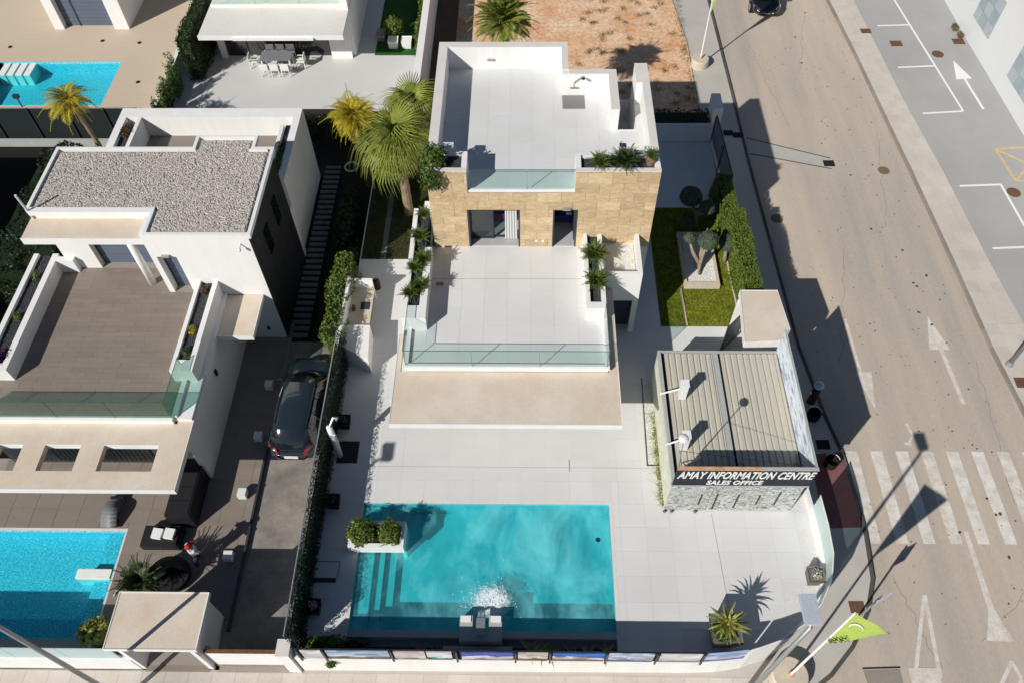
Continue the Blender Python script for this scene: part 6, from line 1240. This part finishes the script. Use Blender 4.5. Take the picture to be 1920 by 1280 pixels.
for i, (x, y, h) in enumerate(((-19.6, 38.4, 2.3), (-19.5, 37.6, 2.2), (-19.7, 36.9, 2.0), (-19.6, 36.1, 2.0), (-19.75, 35.3, 1.7))):
    bush('cypress_shrub', 'small pointed cypress shrub in the row, %s from the tall hedge' % ['first', 'second', 'third', 'fourth', 'fifth'][i], (x, y, ZL+h/2), (.3, .3, h/2), 900, LEAF, .06, ZL, 'pointed cypresses in a row')
pw = thing('plot_wall', 'low white wall under the cypress hedges', 'wall', (-20, 38, 0)); part('wall', MB().box(-20.15, -19.95, 34.2, 50, 0, 1.2), WHITE, pw)
# north-west villa
struct('beige_terrace', MB().box(-60, -23.75, 36.8, 60, -.1, ZL-.003).box(-23.75, -20.15, 34.9, 60, -.1, ZL-.003).box(-60, -30.9, 34.9, 36.8, -.1, ZL-.003) if False else MB().box(-60, -31, 34.9, 60, -.1, ZL-.003).box(-31, -23.8, 41.05, 60, -.1, ZL-.003).box(-23.8, -20.15, 34.9, 60, -.1, ZL-.003).box(-31, -23.8, 34.9, 37.0, -.1, ZL-.003), mat('beige_deck', (.56, .455, .345), .8, .06, .8, .04, 8, .08, stretch=(1, 6, 1)))
np_ = thing('north_pool', 'small turquoise pool with white corner steps on the beige north-west deck', 'swimming pool', (-27, 39, 0))
bs = MB(); bs.box(-31, -23.8, 37.0, 41.05, -.66, -.6); bs.box(-23.84, -23.8, 37, 41.05, -1.2, ZL); bs.box(-31, -23.84, 41.01, 41.05, -1.2, ZL); bs.box(-31, -23.84, 37.0, 37.04, -1.2, ZL); bs.box(-31.04, -31, 37, 41, -1.2, ZL); part('basin', bs, POOLL, np_)
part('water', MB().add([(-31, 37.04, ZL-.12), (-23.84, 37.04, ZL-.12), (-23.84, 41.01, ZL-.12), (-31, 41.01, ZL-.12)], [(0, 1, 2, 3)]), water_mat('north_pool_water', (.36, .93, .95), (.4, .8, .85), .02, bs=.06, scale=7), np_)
for i in range(4): part('step', MB().box(-30.8+.5*i, -30.55+.5*i+.12, 39.9, 41.0, -.6, ZL-.09), WHITE, np_)
nb = thing('northwest_house', 'white house corner with a wide blue-grey shutter at the top left', 'house', (-26, 46, 0))
k = MB(); k.box(-28.9, -28.3, 44.3, 54, ZL, 5.0); k.box(-25.2, -24.3, 44.3, 54, ZL, 5.0); k.box(-28.3, -25.2, 44.3, 54, 3.3, 5.0); k.box(-28.3, -25.2, 44.9, 54, ZL, 3.3); part('wall', k, WHITE, nb)
sh2 = part('shutter', MB().box(-28.3, -25.2, 44.75, 44.82, ZL, 3.3), FRAME, nb)
for i in range(12): part('slat', MB().box(-28.25, -25.25, 44.70-.008*(i % 2), 44.75, ZL+.02+.255*i, ZL+.26+.255*i), SHUT, sh2)
part('mullion', MB().box(-27.45, -27.38, 44.66, 44.7, ZL, 3.3), FRAME, sh2)
for i, (x, y) in enumerate(((-25.6, 40.6+2.5), (-31.0, 42.5), (-32.0, 42.55), (-23.3, 42.9), (-22.3, 39.1))):
    cover_ = MB().lathe(x, y, [(.12, ZL-.01), (.12, ZL+.02)], 10); solo('deck_spotlight', cover_, DARK, 'small round recessed deck light on the beige deck, %s' % ['nearest the shutter', 'left of the pool', 'farthest left', 'right of the shutter', 'right of the pool'][i], 'deck light', 'recessed lights in the beige deck')
ff = thing('dark_fence', 'dark mesh fence along the south side of the north-west plot', 'fence', (-26, 34, 0)); part('mesh_panel', MB().box(-40, -20.2, 34.2, 34.25, ZL-.1, 2.2), mat('dark_green_mesh', (.012, .02, .02), .8), ff); part('rail', MB().box(-40, -20.2, 34.17, 34.2, 2.2, 2.25), METAL, ff)
for i in range(9): part('post', MB().box(-36+2*i, -35.94+2*i, 34.12, 34.19, 0, 2.25), FRAME, ff)
part('kerb_wall', MB().box(-40, -20.2, 33.6, 33.75, -.1, .6), CONTG, ff)
t = thing('pool_lantern', 'small dark lantern post at the near edge of the north pool', 'lantern', (-28.2, 36.9, ZL)); part('post', MB().tube([(-28.2, 36.9, ZL), (-28.2, 36.9, ZL+.6)], .04, 6), FRAME, t); part('lantern_head', MB().box(-28.35, -28.05, 36.8, 37.0, ZL+.6, ZL+.8), FRAME, t)

# ================================================================ TREES
FAN = [fanmesh('fan_leaf', .8, 1.25, 30, PALM, .8), fanmesh('fan_leaf', .95, 1.15, 28, PALM, 1.1), fanmesh('fan_leaf', .7, 1.3, 30, PALM, .55), fanmesh('fan_leaf', .9, 1.2, 26, PALM, .95)]
DEAD = [fanmesh('dead_leaf', .5, .8, 16, mat('dry_palm_leaf', (.20, .14, .06), .8, .4, 3), 1.3)]
FANY = [fanmesh('fan_leaf', .5, 1.0, 15, PALMY, .9) for _ in range(2)]
PF = [frondmesh('palm_frond', 1.9, .65, .38, 30, PALM, .25, .034, .55) for _ in range(3)]
PFY = [frondmesh('palm_frond', 1.75, .95, .40, 24, PALMY, .1, .034, .5) for _ in range(3)]
def palm(label, x, y, z, h, ms, n, e0, e1, sc, tr=(.20, .16), lean=(0, 0), group=None, dead=8):
    t = thing('palm_tree', label, 'palm tree', (x, y, z), group); c = (x+lean[0], y+lean[1], z+h)
    k = MB(); P_ = []; rs = []
    for i in range(13):
        s = i/12; P_.append((x+lean[0]*s*s, y+lean[1]*s*s, z+h*s)); rs.append(tr[0]*(1-s)+tr[1]*s+(.02 if i % 2 else 0))
    k.tube(P_, rs, 10); part('trunk', k, TRUNK, t)
    part('crown_shaft', MB().ball((c[0], c[1], c[2]), .3, .3, .4, 10, 7), TRUNK, t)
    crown(t, ms, c, n, e0, e1, sc)
    if ms is FAN: crown(t, DEAD, (c[0], c[1], c[2]-.25), 9, -1.15, -.8, (.7, .95), 'dry_frond')
    return t
palm('large fan palm with leaning pale trunk beside the villa roof, green drooping crown', -5.55, 27.5, ZD-.05, 4.2, FAN, 40, -.7, 1.35, (.7, 1.2), (.22, .17))
palm('fan palm behind the large one, shorter, dark green crown touching the villa parapet', -5.3, 31.2, ZL, 4.3, FAN, 22, -.6, 1.2, (.7, .95))
palm('yellow-green feather palm left of the large fan palm, arching fronds', -8.0, 30.6, ZL, 4.2, PFY, 46, -.4, 1.25, (.7, 1.05), (.15, .11), (-.1, .1))
palm('thin yellowing feather palm behind the white villa of the gravel roof', -21.6, 31.9, ZL, 4.3, PFY, 26, -.5, 1.2, (.7, 1.0), (.13, .09), (-.2, -.2))
palm('tall feather palm rising behind the white villa roof parapet', -1.05, 33.3, .15, 7.4, PF, 60, -.5, 1.4, (.85, 1.15), (.26, .2))
palm('feather palm casting its shadow over the sandy plot near the street edge', -60, 41, .15, 3, PF, 3, 0, 1, (.9, 1)) if False else None
# dark shrubs in the gardens (each its own)
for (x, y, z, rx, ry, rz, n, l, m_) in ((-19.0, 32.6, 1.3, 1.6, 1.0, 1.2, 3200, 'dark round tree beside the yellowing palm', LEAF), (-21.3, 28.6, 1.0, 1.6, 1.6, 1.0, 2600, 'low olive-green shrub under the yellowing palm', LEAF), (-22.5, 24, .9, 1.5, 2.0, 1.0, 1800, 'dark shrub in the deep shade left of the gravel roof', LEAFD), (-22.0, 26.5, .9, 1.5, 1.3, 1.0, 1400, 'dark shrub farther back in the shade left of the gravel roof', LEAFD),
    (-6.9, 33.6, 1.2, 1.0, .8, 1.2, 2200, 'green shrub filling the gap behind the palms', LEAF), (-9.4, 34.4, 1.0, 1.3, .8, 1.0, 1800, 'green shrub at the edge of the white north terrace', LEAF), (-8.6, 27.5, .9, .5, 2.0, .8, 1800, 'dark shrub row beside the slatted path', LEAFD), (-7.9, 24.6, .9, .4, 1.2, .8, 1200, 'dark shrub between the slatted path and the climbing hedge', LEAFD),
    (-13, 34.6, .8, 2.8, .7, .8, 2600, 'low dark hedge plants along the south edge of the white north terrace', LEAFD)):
    bush('garden_shrub', l, (x, y, z), (rx, ry, rz), n, m_, .08, ZL)
t = thing('bare_sapling', 'thin leafless reddish sapling standing between the palms', 'sapling', (-6.6, 31.4, ZL)); k = MB(); k.tube([(-6.6, 31.4, ZL), (-6.65, 31.5, 2.8), (-6.75, 31.7, 4.2)], [.05, .035, .012], 6)
for i in range(14):
    a = i*2.4; z_ = 2.6+i*.11; k.tube([(-6.66, 31.5, z_), (-6.66+.35*math.cos(a), 31.5+.35*math.sin(a), z_+.35)], [.012, .004], 4)
part('branches', k, BARK, t)

# unseen house block, added out of view to shade the west garden
wh = thing('west_shade_house', 'unseen white house block added beyond the left garden to shade it', 'house', (-33, 18, 0)); part('wall', MB().box(-37, -29.5, 12, 25, 0, 7.2), WHITE, wh)
part('roof_parapet', MB().wall([(-37, 12), (-37, 25), (-29.5, 25), (-29.5, 12), (-37, 12)], .2, 7.2, 7.5), WHITE2, wh)
hedge('garden_hedge', 'tall dark cypress screen in the shaded garden left of the gravel roof', 'hedge', -23.8, -20.9, 22.6, 31.0, ZL-.1, 2.4, 9000, LEAFD, .09, .5)
